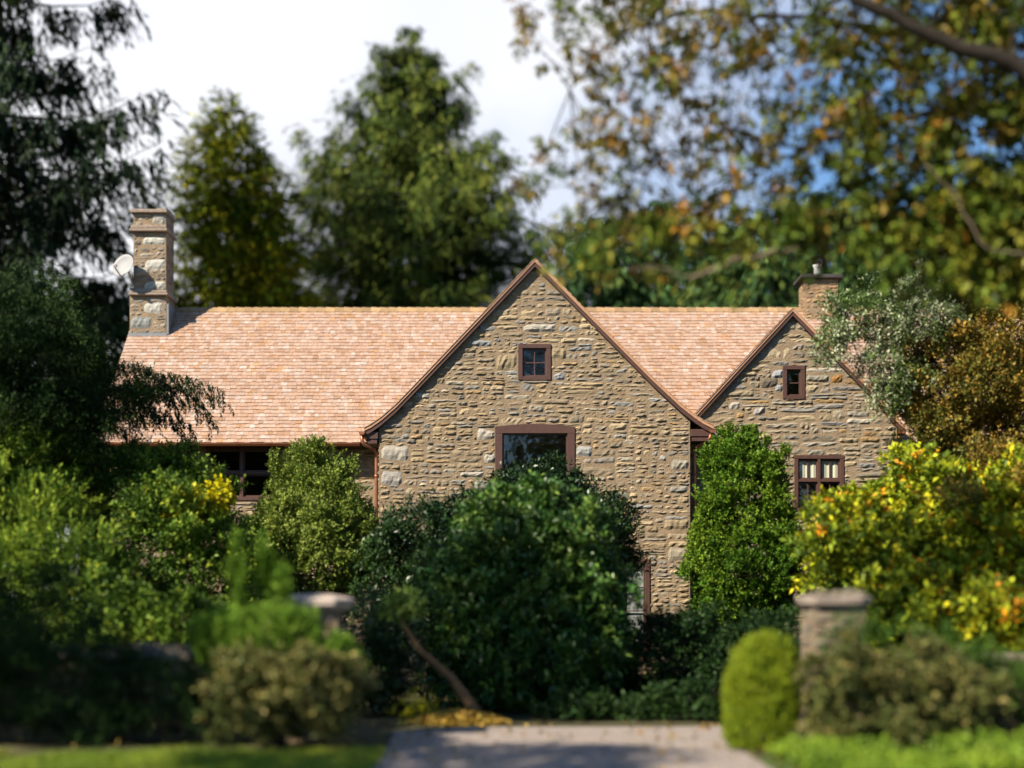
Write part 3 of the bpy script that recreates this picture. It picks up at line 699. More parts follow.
def garden_wall(px0, px1, d, py, label, seed):
    x0, x1 = X(px0, d), X(px1, d); zt = Z(py, d); t = thing('garden_wall', label, 'wall', ((x0 + x1) / 2, d, 0))
    mb = MB(); mb.box(x0, x1, d - .22, d + .22, 0, zt); lay_stones(mb, x0, x1, 0, zt, lambda u, v, h: (u, d - .22 - h, v), None, [], [], hmean=.2, lmean=.42, seed=seed, pal=PIER, wts=PWT)
    mb.build('masonry', [M_MORTAR, M_STONE], t)
    mb = MB(); xx = x0; r = np.random.default_rng(seed)
    while xx < x1 - .2:
        l = min(r.uniform(.5, .9), x1 - xx); mb.box(xx + .006, xx + l - .006, d - .28, d + .28, zt + .004, zt + .10 + r.uniform(0, .02), bev=.015); xx += l
    mb.build('coping', M_CAP, t, cols=False)
garden_wall(-260, 292, 19.5, 660, 'low stone garden wall in deep shade behind dark shrubs', 121)
garden_wall(868, 1250, 19.5, 662, 'low stone garden wall running from the sunlit gate pier', 131)

# ================================================================== PLANTS NEAR THE HOUSE
G1 = [(.055, .11, .012), (.085, .15, .018), (.13, .19, .022), (.18, .23, .03)]
shrub('round_bush', 'dense round green bush clipped tall, against the house between the two gables', 'bush',
      [(744, 525, 29.6, 52, 78, 1.1), (745, 575, 29.2, 62, 66, 1.2), (740, 468, 29.9, 46, 36, .85), (737, 448, 30, 26, 24, .5), (772, 555, 29.3, 36, 60, .7), (714, 550, 29.4, 30, 56, .6)],
      210, [tuple(.85 * q for q in c) for c in G1], [2, 3, 3, 1.2], clus=10, rc=.17, L=.2, n=15, ll=.066, lw=.04, seed=201, lump=.08, spread=.6)
G2 = [(.06, .09, .018), (.10, .13, .028), (.16, .18, .04), (.22, .23, .07)]
shrub('leafy_bush', 'rounded small-leaved bush under the long eave, beside the copper downpipe', 'bush',
      [(318, 515, 29.6, 56, 52, 1.0), (313, 472, 30.2, 42, 34, .8), (258, 560, 28.6, 34, 48, .7), (320, 570, 28.8, 56, 66, 1.2), (350, 545, 29, 30, 50, .6), (280, 540, 29, 28, 50, .7)],
      190, G2, [2, 3, 3, 1.5], clus=8, rc=.2, L=.25, n=15, ll=.065, lw=.04, seed=202, lump=.12, spread=.6)
RH = [(.02, .05, .014), (.035, .08, .02), (.07, .12, .028), (.16, .21, .06)]
shrub('rhododendron', 'huge glossy dark green rhododendron in front of the main gable', 'shrub',
      [(530, 590, 25.4, 92, 95, 1.8), (525, 535, 26.3, 76, 56, 1.3), (588, 590, 25.2, 47, 75, 1.1), (475, 610, 25, 56, 88, 1.2), (530, 665, 24.8, 105, 70, 1.8)],
      95, RH, [2.5, 3, 2.5, 1.4], clus=4, rc=.34, patch=.4, L=.18, n=10, ll=.15, lw=.05, m=M_GLOSSY, seed=203, spread=1.0, up=.6, lump=.13)
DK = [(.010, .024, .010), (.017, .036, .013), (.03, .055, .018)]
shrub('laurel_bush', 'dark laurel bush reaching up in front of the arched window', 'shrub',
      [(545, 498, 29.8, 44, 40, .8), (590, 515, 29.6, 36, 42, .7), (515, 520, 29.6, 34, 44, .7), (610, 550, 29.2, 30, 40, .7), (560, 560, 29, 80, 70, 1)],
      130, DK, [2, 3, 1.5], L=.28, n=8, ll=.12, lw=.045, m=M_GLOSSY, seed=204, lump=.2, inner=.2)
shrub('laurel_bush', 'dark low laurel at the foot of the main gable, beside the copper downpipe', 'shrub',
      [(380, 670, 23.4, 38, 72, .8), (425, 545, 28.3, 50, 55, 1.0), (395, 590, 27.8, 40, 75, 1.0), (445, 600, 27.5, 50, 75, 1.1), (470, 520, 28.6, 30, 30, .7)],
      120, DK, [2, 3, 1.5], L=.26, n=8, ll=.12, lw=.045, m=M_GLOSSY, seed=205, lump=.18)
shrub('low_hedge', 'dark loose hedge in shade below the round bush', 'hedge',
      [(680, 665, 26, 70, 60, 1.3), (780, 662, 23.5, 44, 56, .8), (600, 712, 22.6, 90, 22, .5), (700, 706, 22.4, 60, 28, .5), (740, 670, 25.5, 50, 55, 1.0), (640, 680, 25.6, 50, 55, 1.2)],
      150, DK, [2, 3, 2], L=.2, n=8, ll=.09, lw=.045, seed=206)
# left group
def yel(f):
    p, nn = f.lobes([(200, 508, 27.0, 24, 16, .35), (180, 522, 26.8, 14, 10, .25), (218, 496, 27.1, 12, 12, .25)], 90, .2)
    D = nrm(nn + f.rng.normal(0, .5, p.shape)); f.sprigs(p, D, .12, 5, .12, .075, np.array((.55, .42, .015)) * f.rng.uniform(.6, 1.1, (len(p), 1)), spread=.9)
LS = [(.045, .08, .016), (.10, .145, .024), (.165, .205, .034), (.27, .27, .036)]
shrub('spindle_shrub', 'leafy green shrub with a bright yellow cluster of leaves', 'shrub',
      [(180, 502, 28.3, 56, 46, 1.0), (150, 560, 26.8, 72, 80, 1.2), (215, 570, 27, 50, 75, .9), (165, 468, 28.8, 44, 26, .7), (120, 490, 28, 44, 44, .8), (110, 625, 23.5, 70, 50, .9), (190, 630, 23.5, 50, 40, .7)],
      125, LS, [2, 3, 2.4, .8], clus=3.6, rc=.3, L=.26, n=9, ll=.10, lw=.05, seed=207, lump=.2, extra=yel)
CY_ = [(.03, .055, .013), (.08, .125, .022), (.18, .22, .038), (.32, .35, .06)]
shrub('cypress_shrub', 'spreading feathery cypress with sunlit spray tips, low beneath the spruce', 'shrub',
      [(30, 470, 27.4, 66, 60, 1.1), (10, 555, 25.4, 75, 85, 1.1), (80, 575, 25, 58, 70, 1.0), (50, 428, 28.4, 50, 32, .8), (-50, 500, 26, 70, 90, 1.1)],
      80, CY_, [2, 3, 2.5, 1.2], clus=2.6, rc=.42, L=.5, n=22, ll=.12, lw=.026, m=M_NEEDLE, seed=208, up=.25, rnd=.3, spread=.55, outw=1.0, lump=.22, ljit=.2)
TX = [(.013, .026, .012), (.026, .045, .018), (.05, .075, .026)]
def droopers(f):
    for (a, b, c, d_, dd) in ((120, 395, 222, 380, 29.6), (100, 402, 226, 392, 29.7), (110, 388, 200, 378, 29.3), (100, 415, 196, 420, 29.5), (80, 395, 180, 396, 29.2), (110, 408, 205, 402, 29.4), (90, 380, 165, 372, 29), (130, 420, 190, 430, 29.5), (60, 400, 150, 398, 28.8), (150, 386, 215, 412, 29.6), (60, 420, 140, 436, 28.8)):
        k = 46; t = np.linspace(0, 1, k)[:, None]; p = P(a, b, dd) * (1 - t) + P(c, d_, dd) * t; p[:, 2] += .5 * np.sin(t[:, 0] * 2.6) - .45 * t[:, 0]
        p += f.rng.normal(0, .03, p.shape); D = nrm(np.stack([f.rng.normal(.25, .25, k), f.rng.normal(0, .3, k), np.full(k, -1.)], 1)); L = f.rng.uniform(.12, .42, k)
        f.sprigs(p, D, L, 16, .075, .032, np.tile((.018, .03, .016), (k, 1)), spread=.5, up=-.1)
shrub('weeping_hemlock', 'dark weeping evergreen whose twigs droop across the shingle roof', 'tree',
      [(30, 335, 27.5, 70, 60, 1.5), (100, 395, 28.5, 55, 42, 1.2), (5, 330, 26.5, 55, 40, 1.0), (40, 420, 27.5, 95, 50, 1.4), (-60, 370, 27, 60, 70, 1.4)],
      75, TX, [2, 3, 2], L=.45, n=14, ll=.10, lw=.026, m=M_NEEDLE, seed=209, up=-.35, outw=.7, rnd=.5, lump=.3, inner=.15, clus=4, rc=.34, crown='crown', extra=droopers, r0=.08)
SH = [(.012, .026, .01), (.02, .04, .014), (.035, .06, .02)]
shrub('yew_shrub', 'near-black low yew shrub at the shaded foot of the garden wall', 'shrub',
      [(60, 680, 18.7, 95, 75, .75), (150, 695, 18.6, 72, 54, .6), (205, 690, 18.6, 50, 58, .5), (-50, 680, 18.8, 80, 80, .7), (20, 625, 20.2, 90, 60, .7)],
      150, SH, [2, 3, 1.5], L=.2, n=10, ll=.075, lw=.02, m=M_NEEDLE, seed=210, lump=.2)
JU = [(.05, .09, .015), (.085, .135, .02), (.13, .18, .03)]
shrub('juniper', 'bright green upright juniper with thin pointed shoots, growing before the left pier', 'shrub',
      [(265, 640, 18.3, 56, 34, .5), (238, 585, 18.6, 8, 50, .10), (264, 580, 18.8, 9, 44, .11), (282, 596, 18.7, 8, 38, .10), (225, 640, 18.4, 36, 30, .4), (288, 638, 18.3, 28, 28, .4), (330, 672, 18.2, 34, 40, .4)],
      190, [tuple(1.25 * q for q in c) for c in JU], [2, 3, 2], clus=0, L=.2, n=11, ll=.085, lw=.026, m=M_NEEDLE, seed=211, up=1.2, rnd=.3)
DRY = [(.07, .075, .03), (.12, .11, .045), (.20, .155, .075), (.28, .20, .10)]
shrub('hydrangea', 'faded tan and olive hydrangea at the lawn edge, below the juniper', 'shrub',
      [(250, 695, 17.6, 48, 52, .6), (325, 700, 17.6, 40, 48, .55), (290, 690, 17.9, 50, 50, .6)],
      190, DRY, [2, 2.5, 2.4, 1.5], clus=7, rc=.17, L=.14, n=8, ll=.08, lw=.05, seed=212, lump=.25)
shrub('hydrangea', 'faded brown and olive hydrangea at the lawn edge, beside the clipped bush', 'shrub',
      [(860, 705, 17.6, 66, 58, .7), (842, 702, 17.5, 44, 60, .5), (950, 700, 17.7, 60, 48, .7), (905, 690, 18, 60, 52, .7)],
      190, DRY, [2.2, 2.5, 1.8, .8], clus=7, rc=.17, L=.14, n=8, ll=.08, lw=.05, seed=213, lump=.25)
shrub('yew_shrub', 'dark green yew filling the corner behind the brown hydrangea', 'shrub',
      [(935, 668, 18.8, 66, 36, .6), (1015, 690, 18.7, 60, 45, .6), (868, 650, 18.2, 46, 50, .4), (1060, 680, 18.6, 60, 70, .6)],
      150, [(.03, .06, .014), (.05, .09, .02), (.08, .12, .025)], [2, 3, 1.5], L=.2, n=10, ll=.075, lw=.022, m=M_NEEDLE, seed=214, lump=.2)
shrub('boxwood', 'clipped rounded yellow-green boxwood at the edge of the driveway', 'bush',
      [(762, 705, 18.2, 38, 62, .5), (766, 668, 18.3, 33, 36, .42), (760, 730, 18.1, 36, 40, .48)],
      800, [(.08, .115, .012), (.14, .175, .014), (.22, .235, .018)], [2, 3, 2], L=.10, n=10, ll=.034, lw=.022, ljit=.25, seed=215, lump=.07, inner=.25, clus=0)
YE = [(.09, .12, .02), (.18, .20, .02), (.31, .29, .02), (.48, .37, .02), (.52, .19, .015)]
shrub('yellow_shrub', 'large shrub turning yellow with scattered orange leaves, behind the gate pier', 'shrub',
      [(880, 560, 25.4, 80, 66, 1.5), (955, 520, 26.5, 74, 60, 1.4), (862, 518, 27, 44, 40, 1.0), (1000, 580, 24.4, 80, 70, 1.4), (848, 566, 25.2, 38, 52, .9), (920, 480, 27.5, 44, 28, .9), (1060, 540, 25, 70, 80, 1.3), (1010, 500, 27, 50, 40, 1.0), (900, 615, 23.5, 60, 50, .9), (970, 630, 22.5, 70, 48, .9), (1040, 630, 22, 60, 60, .9)],
      115, YE, [3, 3.4, 2.8, 1.5, .6], clus=2.2, rc=.42, L=.3, n=9, ll=.15, lw=.075, seed=216, lump=.3, rnd=.6, up=.4, patch=.35, ljit=.25)
# silvery and brown trees at the right corner of the house
BR = [(.08, .075, .02), (.16, .11, .03), (.25, .145, .04), (.33, .17, .045), (.18, .155, .04)]
shrub('brown_leaved_tree', 'bushy tree of olive brown autumn leaves at the right end of the house', 'tree',
      [(960, 390, 29, 66, 60, 1.5), (1010, 330, 29, 62, 60, 1.5), (990, 292, 29.2, 46, 32, 1.0), (940, 428, 28.6, 40, 32, 1.0), (1040, 420, 28.6, 66, 80, 1.5), (912, 396, 28.9, 26, 26, .7), (915, 350, 28.9, 30, 26, .7), (985, 462, 27.4, 42, 30, .6), (1030, 500, 26, 40, 44, .6), (965, 500, 25, 22, 22, .3), (1070, 330, 29, 50, 80, 1.2)],
      150, BR, [2.4, 3, 3, 1.5, 2], L=.28, n=8, ll=.085, lw=.045, seed=217, bpx=1010, lump=.28, inner=.3, rnd=.6, crown='crown', r0=.07, ljit=.25)
SI = [(.06, .09, .03), (.11, .14, .06), (.30, .29, .27), (.46, .43, .44)]
silver = shrub('silver_leaved_tree', 'tree with silvery pale leaf undersides, spreading across the wing gable', 'tree',
      [(850, 310, 28.4, 34, 18, .6), (900, 292, 28.6, 34, 20, .7), (832, 338, 28.3, 24, 18, .5), (890, 330, 28.5, 40, 22, .7), (874, 362, 28.3, 30, 22, .5), (846, 346, 28.1, 26, 24, .4), (882, 396, 28.2, 28, 22, .4), (935, 275, 28.8, 30, 18, .7), (905, 375, 28.4, 28, 22, .5), (925, 320, 28.6, 40, 34, .8)],
      120, SI, [2, 2.6, 3.4, 2.6], L=.3, n=8, ll=.095, lw=.036, seed=218, bpx=985, stem=False, lump=.35, inner=.25, rnd=.6, crown='crown', up=.3, r0=.06)
stems('trunk', silver, (X(985, 28.6), 28.6, 0), [P(905, 296, 28.6), P(935, 280, 28.8), P(930, 322, 28.5)], .08, seed=218)
# leaning little tree and leaf mound beside the drive
lt = thing('leaning_tree', 'small orange-barked leaning tree beside the end of the driveway', 'tree', P(474, 716, 22.6) * np.array((1, 1, 0)))
mb = MB(); mb.tube([(X(478, 22.6), 22.6, 0), P(470, 704, 22.6), P(452, 678, 22.7), P(420, 650, 22.8), P(402, 622, 22.8), P(396, 605, 22.8)], [.15, .10, .07, .055, .04, .02], 9); mb.build('trunk', M_BROWNBARK, lt, smooth=True, cols=False)
f = Foliage(220); p, nn = f.lobes([(408, 604, 22.8, 15, 8, .2), (396, 612, 22.8, 10, 8, .2)], 110, .3); D = nrm(nn + np.array([[0, 0, .4]]) + f.rng.normal(0, .4, p.shape))
f.sprigs(p, D, .14, 7, .11, .05, f.pick([(.16, .2, .05), (.25, .28, .08)], [1, 1], p)); f.build('crown', M_LEAF, lt)
shrub('golden_plant', 'small golden yellow plant at the end of the driveway', 'plant', [(408, 713, 21.8, 17, 14, .22), (420, 706, 21.9, 12, 16, .2)], 260, [(.45, .33, .01), (.32, .28, .015)], [2, 1], L=.1, n=7, ll=.06, lw=.03, seed=221, stem=False)
f = Foliage(222); rr = f.rng.random(2600) ** .5; th = f.rng.uniform(0, 6.28, 2600)
q = np.stack([X(458, 22) + rr * np.cos(th) * .75, 22 + rr * np.sin(th) * .6, -.02 + .16 * (1 - rr ** 2)], 1); D = nrm(f.rng.normal(0, 1, q.shape) * np.array((1, 1, .35)))
f.sprigs(q, D, .02, 2, .1, .06, f.pick([(.34, .18, .05), (.42, .27, .09), (.25, .13, .04)], [2, 2, 1], q), up=.05)
tag(f.build('leaf_pile', M_LEAF, None), 'heap of fallen orange leaves at the foot of the leaning tree', 'leaf pile')

# ================================================================== TREES
def conifer(name, label, pxc, d, top_py, wid, pal, wts, seed, step=.5, per=6, strip=(.5, 1.1), sw=.12, dens=7, rise=.0, drop=.3, tipup=.12, zlow=1.0, trunk_r=.35, hang=1.0, x_abs=None, group=None, jit=.22, gap=0.0, m=None, lat=.16, reps=3, spread=.42, nl=5, lf=.42):
    """wid: list of (image row, half width px) giving the crown's radius by height"""
    f = Foliage(seed); r = f.rng; x = X(pxc, d); zt = Z(top_py, d)
    t = thing(name, label, 'tree', (x, d, 0), group)
    hs = [Z(a, d) for a, b in wid][::-1]; rs = [b / F * d for a, b in wid][::-1]
    tr = MB(); k = 10; tr.tube([(x + r.normal(0, .04) * (i > 0), d, zt * i / k) for i in range(k + 1)], [trunk_r * (1 - i / k) + .02 for i in range(k + 1)], 8); br = tr; z = zlow; Ps = []; Ds = []; Ls = []; Wh = []
    while z < zt - .1:
        R = float(np.interp(z, hs, rs))
        n = max(3, int(per * min(1, R / 1.2) + .5)); a0 = r.uniform(0, 6.28)
        for i in range(n):
            if r.random() < gap: continue
            a = a0 + 6.283 * i / n + r.normal(0, .2); L = R * (1 + r.normal(0, jit)); L = max(L, .15)
            kk = max(3, int(L * dens)); u = np.sort(r.uniform(.12, 1, kk)); u[-1] = 1
            zz = z + L * (rise * u - drop * u ** 1.3 + (tipup + drop * .5) * u ** 3)
            c = np.array((math.cos(a), math.sin(a)))
            ctr = np.stack([x + c[0] * L * u, d + c[1] * L * u, zz], 1)
            for rep in range(reps):
                lt = r.normal(0, lat, kk) * L * (.35 + .9 * u * (1 - .6 * u))
                q = ctr + np.stack([-c[1] * lt, c[0] * lt, -np.abs(lt) * .3], 1) + r.normal(0, .03 * (1 + L * .3), ctr.shape)
                dirn = np.stack([c[0] * .5 + r.normal(0, .3, kk), c[1] * .5 + r.normal(0, .3, kk), np.full(kk, -hang) + r.normal(0, .3, kk)], 1)
                Ps.append(q); Ds.append(nrm(dirn)); Ls.append(r.uniform(*strip, kk) * (.55 + .45 * min(1, R / 2))); Wh.append(np.full(kk, r.normal(0, .12)))
            uu = np.linspace(0, 1, 5); bz = z + L * (rise * uu - drop * uu ** 1.3 + (tipup + drop * .5) * uu ** 3)
            br.tube([(x + c[0] * L * v, d + c[1] * L * v, h) for v, h in zip(uu, bz)], [max(.012, .03 * (1 - v) * (1 + L * .4)) for v in uu], 4, cap=False)
        z += step * r.uniform(.75, 1.25)
    p, D, L, wv = np.concatenate(Ps), np.concatenate(Ds), np.concatenate(Ls), np.concatenate(Wh)
    col = f.pick(pal, wts, p, cf=.6) * (1 + wv[:, None]).clip(.6, 1.4)
    f.sprigs(p, D, L, nl, L * lf, sw * r.uniform(.7, 1.3, len(p)), col, spread=spread, fwd=.8, up=0, droop=.12)
    f.build('crown', m or M_NEEDLE, t); tr.build('trunk', M_BARK, t, smooth=True, cols=False)
    return t
SPR = [(.022, .036, .013), (.05, .068, .018), (.095, .108, .027), (.15, .145, .036)]
conifer('spruce_tree', 'broad weeping spruce, the tall centre tree behind the roof ridge', 410, 75, 24, [(24, 3), (60, 34), (110, 62), (160, 88), (195, 116), (240, 126), (300, 136), (600, 138)], SPR, [2, 3, 3, 1.5], 301,
        step=1.15, per=12, strip=(.35, 1.0), sw=.10, dens=11, drop=.20, zlow=9, jit=.2, lat=.10, tipup=.30, hang=.75)
conifer('arborvitae_tree', 'narrow golden-green conifer beside the tall chimney', 226, 68, 88, [(88, 5), (130, 24), (180, 42), (240, 50), (310, 60), (600, 66)], [(.045, .06, .01), (.12, .13, .012), (.24, .22, .015), (.38, .30, .02)], [2, 3, 3, 2], 302,
        step=.7, per=9, strip=(.35, .85), sw=.14, dens=7, jit=.14, rise=.35, drop=.15, hang=.1, zlow=9)
conifer('arborvitae_tree', 'shorter golden-green conifer squeezed between the narrow one and the broad spruce', 266, 66, 168, [(168, 4), (200, 20), (250, 30), (310, 36), (600, 40)], [(.045, .06, .01), (.12, .13, .012), (.24, .22, .015), (.40, .26, .02)], [2, 3, 3, 2], 304,
        step=.7, per=8, strip=(.35, .85), sw=.14, dens=8, jit=.16, rise=.35, drop=.15, hang=.1, zlow=9)
NSP = [(.008, .015, .010), (.014, .023, .014), (.024, .034, .018)]
conifer('spruce_tree', 'tall near-black spruce with drooping boughs, cut off by the top left corner of the frame', -30, 56, -330, [(-330, 10), (-100, 95), (0, 118), (60, 132), (110, 136), (170, 160), (215, 182), (260, 186), (320, 180), (700, 180)], NSP, [2, 3, 1.5], 303,
        step=2.1, per=9, strip=(.5, 1.6), sw=.13, dens=6, drop=.20, rise=.04, zlow=7, trunk_r=.45, tipup=.22, jit=.2, lat=.08, reps=3, spread=.45, nl=7, lf=.34)
HEM = [(.022, .045, .022), (.035, .065, .03), (.055, .085, .035), (.085, .105, .035)]
for i, (pxc, d, ty, hw, lab) in enumerate(((592, 70, 214, 62, 'dark hemlock directly behind the peak of the main gable'), (660, 78, 196, 64, 'dark hemlock behind the ridge between the two gables, taller one at the gable side'),
        (742, 72, 212, 66, 'dark blue-green hemlock behind the ridge, just before the wing gable'), (822, 80, 190, 70, 'dark hemlock rising behind the short orange chimney'),
        (905, 72, 196, 76, 'dark hemlock behind the silvery tree'), (1000, 78, 176, 84, 'dark hemlock behind the brown-leaved tree'))):
    conifer('hemlock_tree', lab, pxc, d, ty, [(ty, 8), (ty + 25, hw * .5), (ty + 70, hw * .85), (310, hw), (600, hw * 1.1)], HEM, [2, 3, 2.4, 1.2], 310 + i, step=.9, per=8, strip=(.8, 1.8), sw=.26, dens=2.0, zlow=8, group='hemlocks behind the house', drop=.2)
conifer('spruce_tree', 'dark spruce showing low behind the satellite dish', 84, 60, 262, [(262, 6), (290, 26), (330, 44), (600, 60)], SPR, [3, 3, 1, .3], 320, step=.8, per=8, strip=(.6, 1.5), sw=.2, dens=2.4, zlow=6)

def shade_tree(x, y, lobs, label, seed):
    t = thing('shade_tree', label, 'tree', (x, y, 0)); f = Foliage(seed)
    p, nn = f.lobes([(a / b * F + 512, HOR - (c - EYE) / b * F, b, ra / b * F, rc / b * F, rb) for a, b, c, ra, rb, rc in lobs], 40, .2, clus=2.5, rc=.5, inner=.3)
    D = nrm(nn + f.rng.normal(0, .5, p.shape)); f.sprigs(p, D, .35, 9, .14, .085, f.pick([(.06, .09, .02), (.1, .13, .03)], [1, 1], p)); f.build('crown', M_LEAF, t)
    mb = MB(); top = max(l[2] for l in lobs); mb.tube([(x, y, 0), (x + .05, y, top * .5), (x - .05, y + .1, top)], [.28, .2, .06], 9)
    mb.build('trunk', M_BARK, t, smooth=True, cols=False)
shade_tree(-9.2, 17.3, [(-9.2, 17.3, 9.7, 2.4, 2.3, 2.2), (-10.2, 16, 6.2, 2.3, 1.9, 1.7)], 'tall leafy tree left of the garden wall, outside the frame', 331)
shade_tree(-9.4, 11, [(-9.2, 9.2, 8.7, 2.1, 1.9, 1.9)], 'spreading leafy tree near the lawn, outside the frame', 332)
shade_tree(2.5, -13, [(2.5, -13, 8, 3, 2.5, 4), (4.5, -13, 6, 2.2, 2, 2)], 'leafy tree across the lane behind the viewer, mirrored in the arched window', 333)
# overhanging autumn tree: trunk out of frame to the right, limbs and leaves across the upper right
ot = thing('autumn_tree', 'overhanging autumn tree with brown and olive leaves and dark limbs, top right', 'tree', (X(1190, 19.6), 19.6, 0))
D0 = 19.6
limbs = [([(1180, 330), (1110, 160), (1024, 66), (930, 36), (850, -4), (760, -50)], [.2, .17, .135, .11, .09, .05], 17.9, 0),
         ([(1180, 330), (1100, 255), (1024, 222), (950, 222), (870, 238), (800, 248)], [.13, .1, .08, .06, .05, .042], 19.4, 0),
         ([(1110, 160), (1024, 104), (940, 112), (872, 122), (800, 150), (740, 170)], [.14, .11, .085, .07, .04, .02], 19.7, 0),
         ([(930, 36), (820, 20), (700, 10), (620, 30), (570, 90)], [.09, .06, .045, .03, .012], 19.9, 0),
         ([(800, 150), (720, 130), (660, 150), (610, 200)], [.04, .03, .02, .01], 18.8, 0)]
pale = [([(800, 248), (745, 258), (712, 270), (690, 279)], [.05, .075, .08, .04], 18.5), ([(925, 165), (952, 190), (985, 248), (1040, 257)], [.02, .025, .03, .03], 18.1), ([(690, 276), (655, 268), (630, 268)], [.03, .025, .012], 18.1)]
lp = []
mb = MB(); tk = MB(); tk.tube([(X(1190, 19.6), 19.6, 0), (X(1188, 18), 18, 2.4), (X(1180, 18), 18, Z(330, 18)), (X(1150, 18), 18.3, Z(120, 18)), (X(1100, 18), 18.6, Z(-160, 18)), (X(1060, 18), 18.5, Z(-420, 18))], [.36, .28, .25, .2, .13, .05], 12)
tk.build('trunk', M_BARK, ot, smooth=True, cols=False)
def smooth_poly(pts, n=24):
    pts = np.array(pts, float); t = np.linspace(0, 1, len(pts)); u = np.linspace(0, 1, n); return np.stack([np.interp(u, t, pts[:, k]) for k in range(pts.shape[1])], 1)
rg = np.random.default_rng(400)
for pts, rad, dd, _ in limbs:
    mb = MB(); w3 = smooth_poly([list(P(a, b, dd)) + [q] for (a, b), q in zip(pts, rad)]); w3[1:-1, :3] += rg.normal(0, .025, (22, 3)); mb.tube(w3[:, :3].tolist(), (w3[:, 3] * (.8 if rad[0] == .2 else .6)).tolist(), 8); lp.append(w3[:, :3])
    mb.build('limb', M_BARK, ot, smooth=True, cols=False)
for pts, rad, dd in pale:
    mb = MB(); w3 = smooth_poly([list(P(a, b, dd)) + [q] for (a, b), q in zip(pts, rad)], 14); w3[1:-1, :3] += rg.normal(0, .015, (12, 3)); mb.tube(w3[:, :3].tolist(), (w3[:, 3] * .42).tolist(), 8)
    mb.build('limb', M_PALEBARK, ot, smooth=True, cols=False)['label'] = 'pale sunlit dead branch'
LPT = np.concatenate(lp)
BRN = np.array([(.15, .10, .03), (.22, .11, .032), (.13, .11, .028), (.10, .11, .022)]); OLV = np.array([(.055, .07, .014), (.09, .10, .018), (.14, .14, .024), (.16, .10, .025)]); GRN = np.array([(.04, .065, .013), (.07, .095, .016), (.13, .15, .025), (.19, .16, .028)])
# leaf clumps: leaf cover by direction through the crown's volume, broken up by noise
GXS = np.array([510, 540, 620, 700, 780, 860, 940, 1024, 1100]); GYS = np.array([-60, 0, 60, 120, 180, 230, 270, 300])
COVER = np.array([[.2, .5, 1.0, 1.0, 1.2, 1.8, 2.2, 2.0, 2], [.1, .5, 1.1, .8, .9, 1.7, 2.2, 2.2, 2], [0, .35, 1.0, .75, .8, 1.3, 1.6, 2.0, 2], [0, .25, .9, .7, .75, 1.0, 2.0, 2.1, 2],
                  [0, .4, 1.0, .9, .75, 1.1, 1.8, 2.1, 2], [0, .1, 1.6, 1.7, 1.5, 1.6, 2.1, 2.3, 2], [0, 0, .8, .8, .25, .1, 1.0, 2.0, 2], [0, 0, 0, 0, 0, 0, .3, 1.2, 1.5]])
f = Foliage(401); r = f.rng; n0 = 15000
px, py = r.uniform(510, 1100, n0), r.uniform(-60, 300, n0)
ix = np.clip(np.searchsorted(GXS, px) - 1, 0, 7); iy = np.clip(np.searchsorted(GYS, py) - 1, 0, 6)
u, v = (px - GXS[ix]) / (GXS[ix + 1] - GXS[ix]), (py - GYS[iy]) / (GYS[iy + 1] - GYS[iy])
rho = COVER[iy, ix] * (1 - u) * (1 - v) + COVER[iy, ix + 1] * u * (1 - v) + COVER[iy + 1, ix] * (1 - u) * v + COVER[iy + 1, ix + 1] * u * v
rho *= (1 + .75 * nzf(np.stack([px / 15, py / 12, 0 * px], 1), 1.0, 77)).clip(.1, 2.0)
k = r.random(n0) < rho * (.088 + .055 * np.clip((px - 760) / 150, 0, 1) + .05 * np.clip((py - 170) / 40, 0, 1)); px, py = px[k], py[k]; n = len(px)
dd = r.uniform(18.4, 20.8, n); c = np.stack([(px - 512) / F * dd, dd, EYE + (HOR - py) / F * dd], 1)
wb = (1 / (1 + np.exp((px - 760) / 70))) * (1 / (1 + np.exp((py - 190) / 30))); wg = 1 / (1 + np.exp((190 - py) / 30))
sel = r.random(n); pal = np.where((sel < wb)[:, None], BRN[r.choice(4, n)], np.where((r.random(n) < wg)[:, None], GRN[r.choice(4, n)], OLV[r.choice(4, n)]))
tw = MB()
for q in c[::3]:
    e = LPT[np.argmin(((LPT - q) ** 2).sum(1))]; mid = (e + q) / 2 + r.normal(0, .08, 3)
    tw.tube([e, mid, q], [.012, .008, .004], 4, cap=False)
K = 4; p = np.repeat(c, K, axis=0) + r.normal(0, .07, (n * K, 3)) * np.array((1.2, 1.5, .8)); D = nrm(r.normal(0, 1, p.shape) + np.array([[-.3, -.1, -.15]]))
cc = np.repeat(pal, K, axis=0) * r.uniform(.7, 1.35, (n * K, 1)); k = r.random(n * K) < .025; cc[k] = np.array((.40, .16, .03)) * r.uniform(.6, 1.1, (k.sum(), 1))
f.sprigs(p, D, .14 * r.uniform(.7, 1.3, len(p)), 5, .108, .07, cc, spread=.9, up=-.1, droop=.25)
f.build('crown', M_LEAF, ot); tw.build('twigs', M_BARK, ot, cols=False)

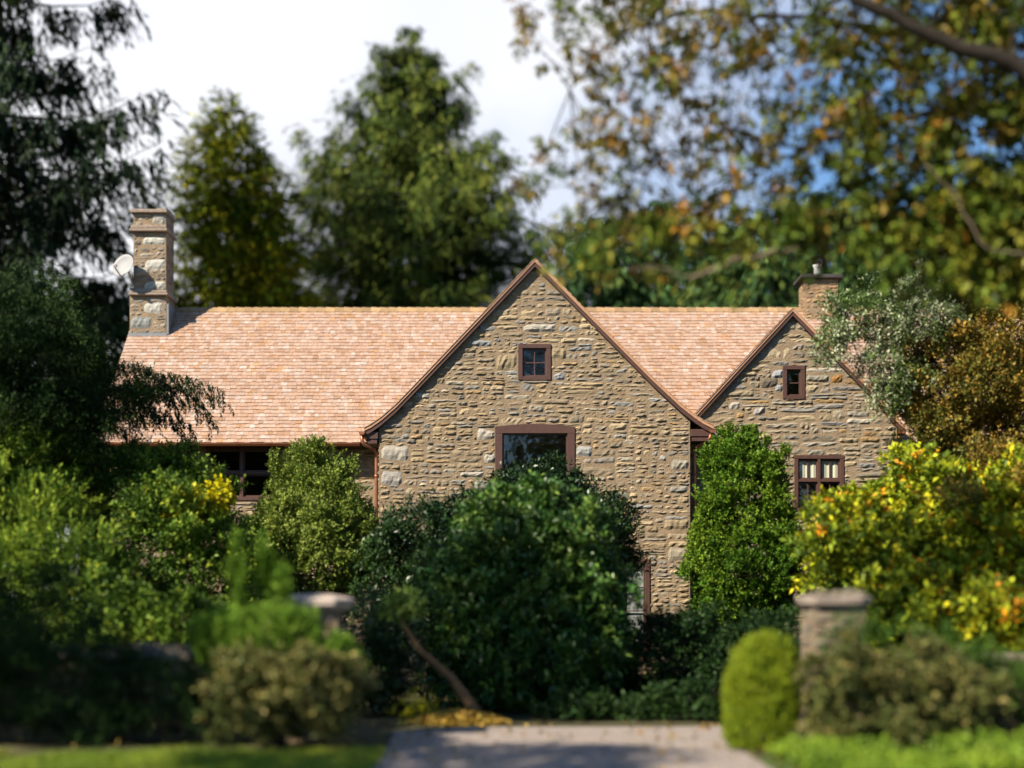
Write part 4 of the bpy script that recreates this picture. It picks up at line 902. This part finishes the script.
# ================================================================== GRASS AND GROUND COVER
def blades(name, x0, x1, y0, y1, n, h, wd, pal, wts, seed, keep=None, kind='stuff', label=None):
    f = Foliage(seed); q = np.stack([f.rng.uniform(x0, x1, n), f.rng.uniform(y0, y1, n), np.full(n, .004)], 1)
    dn = nzf(q, 1.6, seed); q = q[(dn > -.9)]; n = len(q)
    D = nrm(np.stack([f.rng.normal(0, .35, n), f.rng.normal(0, .35, n), np.ones(n)], 1)); sd = nrm(np.cross(D, f.rng.normal(0, 1, q.shape))); nn = np.cross(sd, D)
    f.leaves(q, D, sd, nn, h * f.rng.uniform(.5, 1.3, n) * (1 + .25 * nzf(q, 2.5, seed + 1)), wd, f.pick(pal, wts, q, cf=1.5), droop=0)
    return tag(f.build(name, M_LEAF, None), label, None, None, kind)
GR = [(.09, .13, .018), (.16, .19, .025), (.24, .25, .035), (.30, .26, .06)]
blades('grass', -9, -1.55, 14.6, 17.35, 52000, .11, .014, GR, [2, 3, 2.4, 1], 501, label='short sunlit lawn grass along the bottom edge')
f = Foliage(502); n = 5200; q = np.stack([f.rng.uniform(3.1, 9, n), f.rng.uniform(14.8, 17.3, n), np.zeros(n)], 1); q = q[q[:, 0] > 2.9 + .25 * np.abs(nzf(q, 3, 7))]; n = len(q)
q[:, 2] = f.rng.uniform(.01, .17, n) * (1 + .7 * nzf(q, 2.6, 3)).clip(.2, 2); D = nrm(np.stack([f.rng.normal(0, .5, n), f.rng.normal(0, .5, n), np.ones(n)], 1))
f.sprigs(q, D, .08, 6, .085, .035, f.pick([(.09, .14, .018), (.15, .2, .025), (.22, .26, .035)], [2, 3, 2], q), up=.3)
tag(f.build('ground_cover', M_LEAF, None), 'light green leafy ground cover below the brown hydrangea', None, None, 'stuff')
f = Foliage(503); n = 650; q = np.stack([f.rng.uniform(-7, 7, n), f.rng.uniform(15, 22, n), np.full(n, .02)], 1); D = nrm(f.rng.normal(0, 1, q.shape) * np.array((1, 1, .15)))
f.sprigs(q, D, .01, 1, .1, .07, f.pick([(.20, .10, .04), (.26, .16, .05), (.13, .08, .035)], [2, 1, 2], q), up=.08)
tag(f.build('fallen_leaves', M_LEAF, None), 'brown leaves scattered over the gravel and lawn', None, None, 'stuff')
